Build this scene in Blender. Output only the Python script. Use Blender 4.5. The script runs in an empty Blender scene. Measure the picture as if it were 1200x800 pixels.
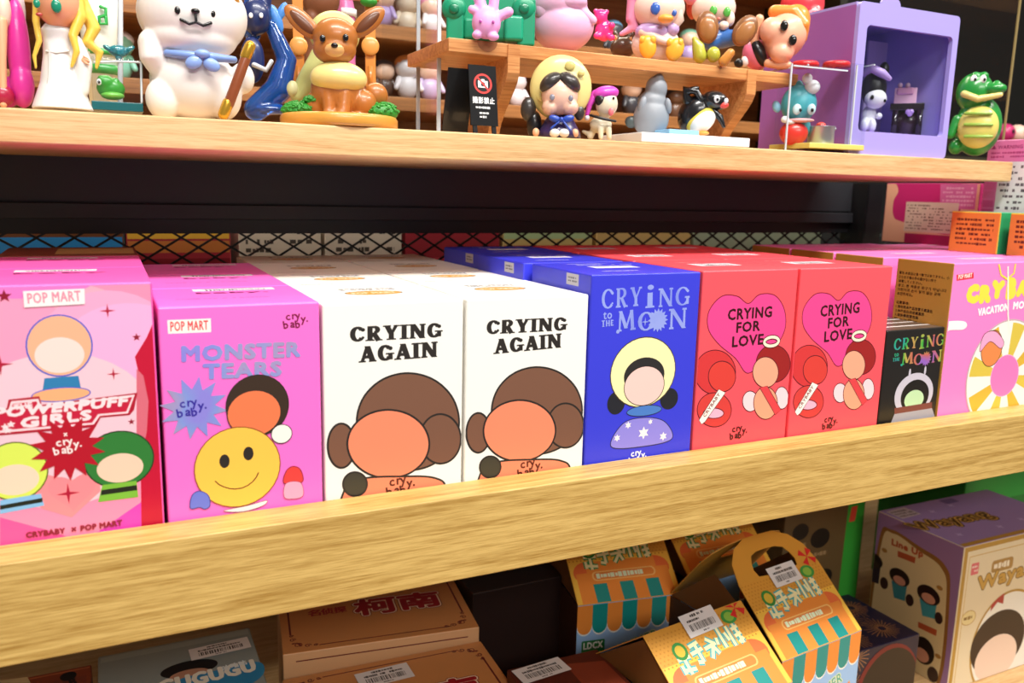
import bpy, bmesh, math, random
import numpy as np
from mathutils import Matrix, Vector
random.seed(7)
SC = bpy.context.scene
COL = SC.collection

# ------------------------------------------------------------------ camera
F_PX, YAW, PITCH, ROLL = 982.7, 0.44993, -0.17745, 0.02256      # focal length in pixels of a 1200x800 frame
CAM = np.array([0.0, -0.42, 0.0])
_f = np.array([math.sin(YAW)*math.cos(PITCH), math.cos(YAW)*math.cos(PITCH), math.sin(PITCH)])
_r = np.cross(_f, [0, 0, 1]); _r /= np.linalg.norm(_r); _u = np.cross(_r, _f)
_R = math.cos(ROLL)*_r + math.sin(ROLL)*_u
_U = -math.sin(ROLL)*_r + math.cos(ROLL)*_u
CM = np.array([_R, _U, _f])
cd = bpy.data.cameras.new('camera'); cam = bpy.data.objects.new('camera', cd); COL.objects.link(cam)
cd.sensor_width = 36; cd.lens = F_PX/1200*36; cd.clip_start = 0.01; cd.clip_end = 50
cam.matrix_world = Matrix(((_R[0], _U[0], -_f[0], CAM[0]), (_R[1], _U[1], -_f[1], CAM[1]), (_R[2], _U[2], -_f[2], CAM[2]), (0, 0, 0, 1)))
cd.dof.use_dof = True; cd.dof.focus_distance = 0.54; cd.dof.aperture_fstop = 11
SC.camera = cam

# ------------------------------------------------------------------ world, lights, exposure
vs = SC.view_settings
vs.view_transform = 'Standard'; vs.look = 'None'; vs.gamma = 1; vs.use_curve_mapping = False; vs.exposure = 0.10
w = bpy.data.worlds.new('shop_interior'); SC.world = w; w.use_nodes = True
w.node_tree.nodes['Background'].inputs[0].default_value = (1.0, 0.96, 0.90, 1)
w.node_tree.nodes['Background'].inputs[1].default_value = 0.20
def area(name, loc, target, sx, sy, power, col):
    l = bpy.data.lights.new(name, 'AREA'); l.shape = 'RECTANGLE'; l.size = sx; l.size_y = sy; l.energy = power; l.color = col
    o = bpy.data.objects.new(name, l); COL.objects.link(o); o.location = loc
    o.rotation_euler = (Vector(target)-Vector(loc)).to_track_quat('-Z', 'Y').to_euler()
    return o
area('ceiling_lamp', (0.20, -0.72, 1.35), (0.3, 0.0, -0.05), 1.3, 0.22, 37, (1, 0.965, 0.91))
area('ceiling_lamp', (1.40, -0.62, 1.40), (0.7, 0.1, -0.05), 0.9, 0.22, 18, (1, 0.95, 0.88))
area('ceiling_lamp', (0.0, -2.6, 1.35), (0.4, 0.1, 0.05), 1.6, 0.4, 30, (1, 0.965, 0.92))
area('stock_fill_light', (0.35, 0.345, 0.014), (0.35, 0.375, -0.06), 1.1, 0.008, 0.45, (1, 0.9, 0.75))  # added fill behind the beam to brighten the meshed-off stock; no known fixture there
area('cabinet_lamp', (0.35, 0.47, 0.62), (0.35, 0.45, 0.0), 0.9, 0.06, 4.5, (1, 0.87, 0.68))

# ------------------------------------------------------------------ pixel helpers
def ray(x, y): return CM.T @ np.array([(x-600)/F_PX, (400-y)/F_PX, 1.0])
def aty(x, y, Y): d = ray(x, y); return CAM + d*(Y-CAM[1])/d[1]
def atz(x, y, Z): d = ray(x, y); return CAM + d*(Z-CAM[2])/d[2]
def atx(x, y, X): d = ray(x, y); return CAM + d*(X-CAM[0])/d[0]
def proj(P):
    v = CM @ (np.array(P)-CAM); return 600+F_PX*v[0]/v[2], 400-F_PX*v[1]/v[2], v[2]

# ------------------------------------------------------------------ materials
def lin(h):
    h = h.lstrip('#'); c = [int(h[i:i+2], 16)/255 for i in (0, 2, 4)]
    return tuple(x/12.92 if x <= .04045 else ((x+.055)/1.055)**2.4 for x in c) + (1,)
_mats = {}
def M(h, rough=.38, metal=0.0, coat=0.0, sss=0.0, bump=0.0, trans=0.0):
    k = (h, rough, metal, coat, sss, bump, trans)
    if k in _mats: return _mats[k]
    m = bpy.data.materials.new('finish_'+h.strip('#')); m.use_nodes = True; nt = m.node_tree; b = nt.nodes['Principled BSDF']
    b.inputs['Base Color'].default_value = lin(h); b.inputs['Roughness'].default_value = rough; b.inputs['Metallic'].default_value = metal
    b.inputs['Coat Weight'].default_value = coat
    if trans: b.inputs['Transmission Weight'].default_value = trans
    if sss:
        b.inputs['Subsurface Weight'].default_value = sss; b.inputs['Subsurface Radius'].default_value = (.004, .002, .001); b.inputs['Subsurface Scale'].default_value = 1
    n = nt.nodes.new('ShaderNodeTexNoise'); n.inputs['Scale'].default_value = 900 if not bump else 400
    tc = nt.nodes.new('ShaderNodeTexCoord'); nt.links.new(tc.outputs['Object'], n.inputs['Vector'])
    bp = nt.nodes.new('ShaderNodeBump'); bp.inputs['Strength'].default_value = max(bump, .02); bp.inputs['Distance'].default_value = .0004
    nt.links.new(n.outputs['Fac'], bp.inputs['Height']); nt.links.new(bp.outputs['Normal'], b.inputs['Normal'])
    _mats[k] = m; return m
def wood(name, c0, c1, axis=0, scale=1.0, rough=.45):
    m = bpy.data.materials.new(name); m.use_nodes = True; nt = m.node_tree; b = nt.nodes['Principled BSDF']; L = nt.links.new
    tc = nt.nodes.new('ShaderNodeTexCoord'); mp = nt.nodes.new('ShaderNodeMapping')
    s = [230*scale]*3; s[axis] = 9*scale; mp.inputs['Scale'].default_value = s
    L(tc.outputs['Object'], mp.inputs['Vector'])
    n1 = nt.nodes.new('ShaderNodeTexNoise'); n1.inputs['Scale'].default_value = 1; n1.inputs['Detail'].default_value = 6; n1.inputs['Distortion'].default_value = 1.2; L(mp.outputs[0], n1.inputs['Vector'])
    mp2 = nt.nodes.new('ShaderNodeMapping'); s2 = [1500*scale]*3; s2[axis] = 70*scale; mp2.inputs['Scale'].default_value = s2; L(tc.outputs['Object'], mp2.inputs['Vector'])
    n2 = nt.nodes.new('ShaderNodeTexNoise'); n2.inputs['Scale'].default_value = 1; n2.inputs['Detail'].default_value = 4; L(mp2.outputs[0], n2.inputs['Vector'])
    mx = nt.nodes.new('ShaderNodeMath'); mx.operation = 'MULTIPLY_ADD'; mx.inputs[1].default_value = .45; L(n2.outputs['Fac'], mx.inputs[0])
    m3 = nt.nodes.new('ShaderNodeMath'); m3.operation = 'MULTIPLY'; m3.inputs[1].default_value = .6; L(n1.outputs['Fac'], m3.inputs[0]); L(m3.outputs[0], mx.inputs[2])
    r = nt.nodes.new('ShaderNodeValToRGB'); r.color_ramp.elements[0].position = .36; r.color_ramp.elements[0].color = lin(c0); r.color_ramp.elements[1].position = .62; r.color_ramp.elements[1].color = lin(c1)
    L(mx.outputs[0], r.inputs['Fac']); L(r.outputs['Color'], b.inputs['Base Color']); b.inputs['Roughness'].default_value = rough
    bp = nt.nodes.new('ShaderNodeBump'); bp.inputs['Strength'].default_value = .25; bp.inputs['Distance'].default_value = .0006; L(mx.outputs[0], bp.inputs['Height']); L(bp.outputs[0], b.inputs['Normal'])
    return m
OAK = wood('oak_veneer', 'c0925a', 'e2bd88')
OAKY = wood('oak_lip', 'a67e38', 'dab66c', scale=1.0)
PINE = wood('riser_wood', 'b06a34', 'd99a5e', scale=.8)
BROWN = wood('cabinet_wood', '7a4c24', 'a8713c', scale=.5)
def clear(name, tint='ffffff', refl=.5):
    m = bpy.data.materials.new(name); m.use_nodes = True; nt = m.node_tree; nt.nodes.clear(); L = nt.links.new
    o = nt.nodes.new('ShaderNodeOutputMaterial'); t = nt.nodes.new('ShaderNodeBsdfTransparent'); g = nt.nodes.new('ShaderNodeBsdfGlossy'); x = nt.nodes.new('ShaderNodeMixShader'); fr = nt.nodes.new('ShaderNodeLayerWeight')
    p = nt.nodes.new('ShaderNodeMath'); p.operation = 'POWER'; p.inputs[1].default_value = 4; q = nt.nodes.new('ShaderNodeMath'); q.operation = 'MULTIPLY_ADD'; q.inputs[1].default_value = refl; q.inputs[2].default_value = .03
    t.inputs[0].default_value = lin(tint); g.inputs['Roughness'].default_value = .04
    L(fr.outputs['Facing'], p.inputs[0]); L(p.outputs[0], q.inputs[0]); L(q.outputs[0], x.inputs[0]); L(t.outputs[0], x.inputs[1]); L(g.outputs[0], x.inputs[2]); L(x.outputs[0], o.inputs[0]); return m
ACRYL = clear('clear_acrylic', 'f8fafc', .35); SMOKE = M('cdd6de', .15, 0, .4); TEALG = M('3aa4b8', .12, 0, .5, trans=.6); BLUEG = M('2a6ad0', .12, 0, .5, trans=.6)
def foil(name, stops, scale=60, metal=.6):
    m = bpy.data.materials.new(name); m.use_nodes = True; nt = m.node_tree; b = nt.nodes['Principled BSDF']; L = nt.links.new
    tc = nt.nodes.new('ShaderNodeTexCoord'); n = nt.nodes.new('ShaderNodeTexNoise'); n.inputs['Scale'].default_value = scale; n.inputs['Detail'].default_value = 1; L(tc.outputs['Object'], n.inputs['Vector'])
    r = nt.nodes.new('ShaderNodeValToRGB'); e = r.color_ramp.elements
    while len(e) < len(stops): e.new(.5)
    for i, c in enumerate(stops): e[i].position = .3+.4*i/(len(stops)-1); e[i].color = lin(c)
    L(n.outputs['Fac'], r.inputs['Fac']); L(r.outputs['Color'], b.inputs['Base Color']); b.inputs['Metallic'].default_value = metal; b.inputs['Roughness'].default_value = .35; return m
HOLO = foil('hologram_foil', ['8fb0ff', '3fd8c0', '58e05a', 'f0e070', 'ff8a7a', 'c78aff'], 45)
SILV = foil('silver_blue_foil', ['9a92f0', '8fa4ee', 'b0a4d8', 'a79cc0'], 40, .25)
BLUEF = foil('pale_blue_foil', ['8c9cf4', 'a0b0fa', '9fb0ff'], 60, .2)

# ------------------------------------------------------------------ object helpers
WM = {}
def props(o, label=None, cat=None, group=None, kind=None):
    if label: o['label'] = label
    if cat: o['category'] = cat
    if group: o['group'] = group
    if kind: o['kind'] = kind
    return o
def thing(name, label, cat, loc=(0, 0, 0), rotz=0.0, group=None, rot=None):
    o = bpy.data.objects.new(name, None); COL.objects.link(o); o.empty_display_size = .01
    o.location = loc; o.rotation_euler = rot if rot else (0, 0, rotz)
    WM[o.name] = (Matrix.Translation(loc) @ o.rotation_euler.to_matrix().to_4x4()).inverted()
    return props(o, label, cat, group)
def mesh(name, verts, faces, mats, parent=None, smooth=False, fm=None, local=False):
    """verts are world points (or local ones) of a mesh object parented under its thing"""
    me = bpy.data.meshes.new(name)
    if parent is not None and not local:
        W = np.array(WM[parent.name]); v = np.asarray(verts, float).reshape(-1, 3); verts = (v @ W[:3, :3].T + W[:3, 3])
    me.from_pydata([tuple(map(float, v)) for v in verts], [], faces)
    for m in (mats if isinstance(mats, (list, tuple)) else [mats]): me.materials.append(m)
    if fm is not None: me.polygons.foreach_set('material_index', fm)
    if smooth: me.polygons.foreach_set('use_smooth', [True]*len(me.polygons))
    me.update()
    o = bpy.data.objects.new(name, me); COL.objects.link(o)
    if parent is not None:
        o.parent = parent; WM[o.name] = WM[parent.name] if not local else WM[parent.name]
    return o
BOXF = [(0, 3, 2, 1), (4, 5, 6, 7), (0, 1, 5, 4), (1, 2, 6, 5), (2, 3, 7, 6), (3, 0, 4, 7)]
def boxv(a, b):
    return [(a[0], a[1], a[2]), (b[0], a[1], a[2]), (b[0], b[1], a[2]), (a[0], b[1], a[2]), (a[0], a[1], b[2]), (b[0], a[1], b[2]), (b[0], b[1], b[2]), (a[0], b[1], b[2])]
def box(name, a, b, mat, parent=None, bevel=0.0, seg=2, fm=None):
    o = mesh(name, boxv(a, b), BOXF, mat, parent, fm=fm)
    if bevel:
        m = o.modifiers.new('edge', 'BEVEL'); m.width = bevel; m.segments = seg; m.limit_method = 'ANGLE'
        o.data.polygons.foreach_set('use_smooth', [True]*len(o.data.polygons)); 
        w_ = o.modifiers.new('wn', 'WEIGHTED_NORMAL'); w_.keep_sharp = True
    return o
def copy_thing(root, loc, label, keep=lambda c: True):
    r = root.copy(); COL.objects.link(r); r.location = loc; r['label'] = label
    for c in list(root.children):
        if not keep(c): continue
        k = c.copy(); COL.objects.link(k); k.parent = r
        for g in c.children:
            h = g.copy(); COL.objects.link(h); h.parent = k
    return r

# ------------------------------------------------------------------ lettering
_tc = {}
def text_mesh(s, res=2, lh=1.0, al='LEFT', sp=1.0):
    k = (s, res, lh, al, sp)
    if k not in _tc:
        c = bpy.data.curves.new('lettering', 'FONT'); c.body = s; c.resolution_u = res; c.space_line = lh; c.align_x = al; c.space_character = sp
        o = bpy.data.objects.new('lettering', c); COL.objects.link(o); bpy.context.view_layer.update()
        ev = o.evaluated_get(bpy.context.evaluated_depsgraph_get()); me = ev.to_mesh()
        v = np.array([p.co[:2] for p in me.vertices]) if len(me.vertices) else np.zeros((0, 2)); fs = [tuple(p.vertices) for p in me.polygons]
        ev.to_mesh_clear(); bpy.data.objects.remove(o); bpy.data.curves.remove(c); _tc[k] = (v, fs)
    return _tc[k]
def arcpts(cx, cy, rx, ry, a0, a1, n=14):
    return [(cx+rx*math.cos(math.radians(a0+(a1-a0)*i/n)), cy+ry*math.sin(math.radians(a0+(a1-a0)*i/n))) for i in range(n+1)]
def strip(pts, w0, w1=None, closed=False):
    """outline polygon quads of a stroke; w0 width (or callable of the direction)"""
    P = np.array(pts, float); n = len(P); out = []; N = []
    for i in range(n):
        a = P[i-1] if (i or closed) else P[0]; b = P[(i+1) % n] if (i < n-1 or closed) else P[-1]
        d = b-a; L = math.hypot(*d) or 1; nn = np.array([-d[1], d[0]])/L
        wd = w0(nn) if callable(w0) else (w0 if w1 is None else w0+(w1-w0)*i/(n-1)); N.append(nn*wd/2)
    V = []; Fs = []
    for i in range(n): V += [tuple(P[i]+N[i]), tuple(P[i]-N[i])]
    for i in range(n-1 if not closed else n):
        j = (i+1) % n; Fs.append((2*i, 2*i+1, 2*j+1, 2*j))
    return V, Fs
def disc(cx, cy, rx, ry=None, n=20):
    ry = rx if ry is None else ry
    return [(cx+rx*math.cos(2*math.pi*i/n), cy+ry*math.sin(2*math.pi*i/n)) for i in range(n)]
def serif(s, T=.25, t=.10, sh=.10, gap=.10):
    """slab-serif capitals drawn as strokes; returns verts, faces with cap height 1"""
    V = []; Fs = []; x = 0; EL = []
    def add(v, f):
        b = len(V); EL.extend([EL[-1]+1 if EL else 0]*len(v)); V.extend([(p[0]+x, p[1]) for p in v]); Fs.extend([tuple(i+b for i in q) for q in f])
    def ln(x0, y0, x1, y1, wd):
        d = math.hypot(x1-x0, y1-y0); n = (-(y1-y0)/d*wd/2, (x1-x0)/d*wd/2)
        if abs(x1-x0) > .05 and abs(y1-y0) > .5: # diagonal with level ends
            h = wd/2*d/abs(y1-y0); add([(x0-h, y0), (x0+h, y0), (x1+h, y1), (x1-h, y1)], [(0, 1, 2, 3)])
        else: add([(x0+n[0], y0+n[1]), (x0-n[0], y0-n[1]), (x1-n[0], y1-n[1]), (x1+n[0], y1+n[1])], [(0, 1, 2, 3)])
    def sf(cx, y, wd): add([(cx-wd/2, y-sh/2), (cx+wd/2, y-sh/2), (cx+wd/2*.9, y+sh/2), (cx-wd/2*.9, y+sh/2)], [(0, 1, 2, 3)])
    def ar(cx, cy, rx, ry, a0, a1): add(*strip(arcpts(cx, cy, rx, ry, a0, a1), lambda n: t+(T-t)*abs(n[0])**1.3))
    def bl(cx, cy, r): add(disc(cx, cy, r), [tuple(range(20))])
    for ch in s:
        h2 = sh/2
        if ch == ' ': x += .35; continue
        if ch in 'CG':
            ar(.43, .5, .43-T/2, .5-t/2, 40, 320); bl(.72, .77, T*.42); wd = .82
            if ch == 'C': bl(.72, .25, T*.3)
            else: ln(.72, .06, .72, .42, T*.85); sf(.70, .44, T*1.7); wd = .88
        elif ch == 'R':
            ln(.20, 0, .20, 1, T); sf(.2, h2, T*1.8); ln(.05, 1-t/2, .45, 1-t/2, t); ar(.42, .74, .26-T*.2, .26-t/2, -90, 90); ln(.2, .48, .45, .48, t)
            ln(.42, .48, .68, .0, T); sf(.74, h2, T*1.1); wd = .88
        elif ch == 'Y': ln(.42, 0, .42, .45, T); sf(.42, h2, T*1.9); ln(.42, .40, .16, 1, T); ln(.42, .40, .72, 1, t*1.3); sf(.17, 1-h2, T*1.6); sf(.72, 1-h2, T*1.2); wd = .86
        elif ch == 'I': ln(.2, 0, .2, 1, T); sf(.2, h2, T*1.8); sf(.2, 1-h2, T*1.8); wd = .42
        elif ch == 'i': ln(.2, 0, .2, .78, T); sf(.2, h2, T*1.8); bl(.22, 1.05, T*.6); wd = .40
        elif ch == 'N': ln(.16, 0, .16, 1, t*1.5); ln(.16, 1, .76, 0, T); ln(.76, 0, .76, 1, t*1.5); sf(.16, h2, T*1.3); sf(.13, 1-h2, T*1.3); sf(.76, 1-h2, T*1.3); wd = .92
        elif ch == 'A': ln(.14, 0, .44, 1, t*1.3); ln(.74, 0, .44, 1, T*1.05); ln(.26, .32, .62, .32, t*1.3); sf(.15, h2, T*1.4); sf(.73, h2, T*1.5); wd = .90
        elif ch == 'M': ln(.14, 0, .2, 1, t*1.4); ln(.2, 1, .5, .12, T); ln(.5, .12, .8, 1, t*1.4); ln(.86, 0, .8, 1, T); sf(.12, h2, T*1.5); sf(.88, h2, T*1.7); bl(.05, 0, T*.5); wd = 1.02
        elif ch == 'O': ar(.43, .5, .43-T/2, .5-t/2, 0, 360); wd = .86
        elif ch == 'T': ln(.35, 0, .35, 1, T); ln(.02, 1-t/2, .68, 1-t/2, t*1.3); sf(.35, h2, T*1.8); wd = .72
        elif ch == 'H': ln(.16, 0, .16, 1, T); ln(.66, 0, .66, 1, T); ln(.16, .5, .66, .5, t); wd = .84
        elif ch == 'E': ln(.18, 0, .18, 1, T); ln(.05, 1-t, .6, 1-t, t*1.5); ln(.1, .5, .5, .5, t); ln(.05, t, .62, t, t*1.5); wd = .68
        else: wd = .4
        x += wd+gap
    serif.layers = EL
    return np.array(V), Fs
def smooth_closed(pts, n=8):
    P = [np.array(p, float) for p in pts]; k = len(P); out = []
    for i in range(k):
        p0, p1, p2, p3 = P[i-1], P[i], P[(i+1) % k], P[(i+2) % k]
        for j in range(n):
            t = j/n; out.append(tuple(.5*((2*p1)+(-p0+p2)*t+(2*p0-5*p1+4*p2-p3)*t*t+(-p0+3*p1-3*p2+p3)*t**3)))
    return out
def star(cx, cy, r1, r2, n, rot=90):
    return [(cx+(r1 if i % 2 == 0 else r2)*math.cos(math.radians(rot+180*i/n)), cy+(r1 if i % 2 == 0 else r2)*math.sin(math.radians(rot+180*i/n))) for i in range(2*n)]
def heart(cx, cy, s):
    o = []
    for i in range(40):
        t = 2*math.pi*i/40; o.append((cx+s*16*math.sin(t)**3/17, cy+s*(13*math.cos(t)-5*math.cos(2*t)-2*math.cos(3*t)-math.cos(4*t))/17))
    return o

class Art:
    """flat print lying on one face of a carton. O: a point of the face, u/v: its axes, n: outward normal (world)."""
    STEP = 4e-6
    def __init__(s, O, u, v, n, clip=None, dark=None):
        s.O = np.array(O, float); s.u = np.array(u, float)/np.linalg.norm(u); s.v = np.array(v, float)/np.linalg.norm(v); s.n = np.array(n, float)/np.linalg.norm(n)
        s.V = []; s.F = []; s.fm = []; s.mats = []; s.k = 2; s.clip = clip
    def px(s, x, y):
        d = ray(x, y); t = np.dot(s.O-CAM, s.n)/np.dot(d, s.n); q = CAM+d*t-s.O
        return float(q @ s.u), float(q @ s.v)
    def raw(s, V2, Fs, mat, grp=0):
        if isinstance(mat, str): mat = M(mat)
        if mat not in s.mats: s.mats.append(mat)
        mi = s.mats.index(mat); b = len(s.V); off = s.n*(s.STEP*s.k); s.k += 1; lay = {}
        if s.clip:
            (a0, a1, b0, b1) = s.clip; nV = []; nF = []
            for f in Fs:
                poly = [tuple(V2[i]) for i in f]
                xs = [p[0] for p in poly]; ys = [p[1] for p in poly]
                if min(xs) >= a0 and max(xs) <= a1 and min(ys) >= b0 and max(ys) <= b1: pass
                else:
                    for ax, lim, sg in ((0, a0, 1), (0, a1, -1), (1, b0, 1), (1, b1, -1)):
                        o = []
                        for i in range(len(poly)):
                            p, q = poly[i-1], poly[i]; dp = sg*(p[ax]-lim); dq = sg*(q[ax]-lim)
                            if dp*dq < 0: r = dp/(dp-dq); o.append((p[0]+(q[0]-p[0])*r, p[1]+(q[1]-p[1])*r))
                            if dq >= 0: o.append(q)
                        poly = o
                        if len(poly) < 3: break
                    if len(poly) < 3: continue
                nF.append(tuple(range(len(nV), len(nV)+len(poly))))
                for q in poly: lay[len(nV)] = ((grp[f[0]] if isinstance(grp, list) else f[0]//grp) if grp else 0); nV.append(q)
            V2, Fs = nV, nF
        elif grp: lay = {i: (grp[i] if isinstance(grp, list) else i//grp) for i in range(len(V2))}
        top = 0
        for i, p in enumerate(V2):
            j = lay.get(i, 0); top = max(top, j); s.V.append(s.O+s.u*p[0]+s.v*p[1]+off+s.n*(j*1.2e-6))
        s.k += top*1.2e-6/s.STEP
        for f in Fs: s.F.append(tuple(i+b for i in f)); s.fm.append(mi)
    def poly(s, pts, mat, edge=None, ew=.0006, px=False):
        if px: pts = [s.px(*p) for p in pts]
        s.raw(pts, [tuple(range(len(pts)))], mat)
        if edge: s.line(pts, edge, ew, True)
    def blob(s, pts, mat, edge=None, ew=.0006, px=True):
        if px: pts = [s.px(*p) for p in pts]
        s.poly(smooth_closed(pts), mat, edge, ew)
    def line(s, pts, mat, wd=.0006, closed=False, px=False):
        if px: pts = [s.px(*p) for p in pts]
        V, Fs = strip(pts, wd, None, closed); s.raw(V, Fs, mat)
    def el(s, x, y, rx, ry, mat, edge=None, ew=.0006):      # ellipse, centre and radii in pixels
        c = s.px(x, y); a = s.px(x+rx, y); b = s.px(x, y-ry)
        s.poly(disc(c[0], c[1], math.hypot(a[0]-c[0], a[1]-c[1]), math.hypot(b[0]-c[0], b[1]-c[1]), 32), mat, edge, ew)
    def put(s, V, Fs, mat, u0, v0, wd, ht, bold=0.0, rot=0.0, italic=0.0, lay=None):
        if len(V) == 0: return
        mn = V.min(0); mx = V.max(0); W = (V-mn)/(mx-mn+1e-9)*np.array([wd, ht])
        W[:, 0] += W[:, 1]*italic
        c, sn = math.cos(rot), math.sin(rot); W = np.stack([W[:, 0]*c-W[:, 1]*sn+u0, W[:, 0]*sn+W[:, 1]*c+v0], 1)
        VV = [W]; FF = list(Fs); n = len(W)
        if bold:
            for i in range(10):
                a = 2*math.pi*i/10; VV.append(W+np.array([math.cos(a), math.sin(a)])*bold); FF += [tuple(q+n*(i+1) for q in f) for f in Fs]
        s.raw([tuple(p) for p in np.concatenate(VV)], FF, mat, lay or n)
    def text(s, t, mat, bl, br, h, bold=0.0, font='sans', T=.25, th=.10, rot=None, italic=0.0, px=True):
        """bl/br: lower corners of the word, h: letter height, in photo pixels on this face"""
        if px: A = s.px(*bl); B = s.px(*br); ht = abs(s.px(bl[0], bl[1]-h)[1]-A[1])
        else: A, B, ht = bl, br, h
        wd = math.hypot(B[0]-A[0], B[1]-A[1]); r = math.atan2(B[1]-A[1], B[0]-A[0]) if rot is None else rot
        V, Fs = serif(t, T, th) if font == 'serif' else text_mesh(t, sp=1.0+(.10 if bold else 0))
        s.put(V, Fs, mat, A[0], A[1], wd, ht, bold, r, italic, serif.layers if font == 'serif' else None)
    def marks(s, x0, x1, y0, y1, rows, mat, fill=.85, thick=.55, seed=1):   # rows of print too small to read, in face metres
        rnd = random.Random(seed); V = []; Fs = []; dh = (y1-y0)/rows
        for i in range(rows):
            x = x0; end = x0+(x1-x0)*(rnd.uniform(.45, 1) if rnd.random() < .35 else 1)
            while x < end:
                wd = dh*rnd.uniform(.3, 1.0); yy = y1-dh*(i+.5); hh = dh*thick/2*rnd.uniform(.6, 1.1)
                if rnd.random() < fill: b = len(V); V += [(x, yy-hh), (min(x+wd*.8, end), yy-hh), (min(x+wd*.8, end), yy+hh), (x, yy+hh)]; Fs.append((b, b+1, b+2, b+3))
                x += wd
        if V: s.raw(V, Fs, mat)
    def crybaby(s, mat, u, v, h, bold=.00013):          # the two jumping lines 'cry y.' / 'bab'
        for ch, x, y, r in (('c', .1, 1.15, .12), ('r', .92, 1.28, .05), ('y', 1.42, 1.25, .12), ('y', 2.12, .78, .05), ('.', 2.85, .85, 0), ('b', -.25, 0, .14), ('a', .62, .16, -.05), ('b', 1.36, .02, .12)):
            V, Fs = text_mesh(ch); sz = V.max(0)-V.min(0); k = h/.66
            s.put(V, Fs, mat, u+x*h, v+y*h+(V.min(0)[1] if ch == 'y' else 0)*k, sz[0]*k, sz[1]*k, bold, r)
    def barcode(s, x0, x1, y0, y1, mat='3a3836', seed=1):
        rnd = random.Random(seed); x = x0; V = []; Fs = []
        while x < x1:
            wd = (x1-x0)*rnd.choice((.012, .02, .035)); b = len(V); V += [(x, y0), (x+wd, y0), (x+wd, y1), (x, y1)]; Fs.append((b, b+1, b+2, b+3)); x += wd+(x1-x0)*rnd.choice((.015, .03))
        s.raw(V, Fs, mat)
    def build(s, name, parent):
        return mesh(name, s.V, s.F, s.mats, parent, fm=s.fm)

# ------------------------------------------------------------------ the setting
def struct(name, a, b, mat, bevel=0): return props(box(name, a, b, mat, None, bevel), kind='structure')
struct('floor', (-2.5, -2.5, -1.30), (3.5, 2.2, -1.25), M('6d655c', .5))
struct('wall_back', (-2.5, 1.6, -1.25), (3.5, 1.66, 1.6), M('1d1c18', .8))

# shelf fixture
ZS, ZL, ZT, ZB = -0.192, -0.162, 0.0365, 0.0185      # shelf surface, lip top, upper board top and underside
unit = thing('shelf_fixture', 'oak shelf fixture with black metal back beam and tall wooden lip', 'shelf', (0.3, 0.1, ZS))
box('front_lip', (-.45, -.0240, -.2095), (1.25, -.0014, ZL), OAKY, unit, .0008)
box('middle_board', (-.45, -.0014, -.209), (1.25, .33, ZS-.0004), OAK, unit)
box('upper_board', (-.45, .09, ZB), (.752, .36, ZT-.0003), OAK, unit, .0012)
box('lower_board', (-.45, -.22, -.515), (1.25, .52, -.4922), OAK, unit)
BLK = M('101012', .42, 0, 0, 0, .05); BLK2 = M('26272b', .45, 0, 0, 0, .1)
box('back_beam', (-.45, .322, -.0150), (.83, .34, .0184), BLK2, unit)
box('beam_lip', (-.45, .318, -.0285), (.83, .34, -.0168), BLK2, unit, .0005)
box('beam_groove', (-.45, .326, -.0168), (.83, .34, -.0150), BLK, unit)
box('lower_rail', (-.45, .324, -.0405), (.83, .336, -.0285), BLK, unit)
box('upright_post', (.805, .30, ZS), (.832, .335, .018), BLK, unit)
box('lower_back', (-.45, .515, -.4922), (1.25, .52, -.209), M('120d0a', .8), unit)
def mesh_panel():
    V = []; Fs = []; px, pz = .0262, .0165
    for sgn in (1, -1):
        x = -.60
        while x < .95:
            z0, z1 = -.110, -.039; dx = (z1-z0)*px/pz*sgn; a = np.array([x, z0]); b = np.array([x+dx, z1]); d = (b-a)/np.linalg.norm(b-a); n = np.array([-d[1], d[0]])*.0009
            bb = len(V)
            for y in (.3270, .3285):
                yy = y+(.0006 if sgn > 0 else 0); V += [(a[0]-n[0], yy, a[1]-n[1]), (b[0]-n[0], yy, b[1]-n[1]), (b[0]+n[0], yy, b[1]+n[1]), (a[0]+n[0], yy, a[1]+n[1])]
            Fs += [(bb, bb+1, bb+2, bb+3), (bb+7, bb+6, bb+5, bb+4), (bb, bb+4, bb+5, bb+1), (bb+2, bb+6, bb+7, bb+3)]
            x += px
    return props(mesh('diamond_mesh', V, Fs, BLK, unit), kind='stuff')
mesh_panel()

# ------------------------------------------------------------------ cartons on the middle shelf
STK = 'e9e7ee'
def carton(name, label, x0, x1, y0, d, ztop, mats, group, zb=ZS, fm=None, bevel=.0011):
    r = thing(name, label, 'box', ((x0+x1)/2, y0+d/2, zb), 0, group)
    box('carton', (x0, y0, zb), (x1, y0+d, ztop), mats, r, bevel, 2, fm)
    return r
def front(x0, y0, z0): return Art((x0, y0, z0), (1, 0, 0), (0, 0, 1), (0, -1, 0))
def topface(x0, y0, z): return Art((x0, y0, z), (1, 0, 0), (0, 1, 0), (0, 0, 1))
def sticker(root, x0, x1, y0, y1, z, seed, bar=True):
    a = topface(x0, y0, z); W, H = x1-x0, y1-y0
    a.poly([(0, 0), (W, 0), (W, H), (0, H)], STK); a.marks(W*.12, W*.9, H*.62, H*.92, 2, '3a3838', seed=seed)
    if bar: a.barcode(W*.15, W*.88, H*.12, H*.55, seed=seed)
    a.build('price_sticker', root)
ORD = ['at the front', 'second from the front', 'third from the front', 'fourth from the front', 'fifth from the front']
DK = '2b2624'

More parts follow.
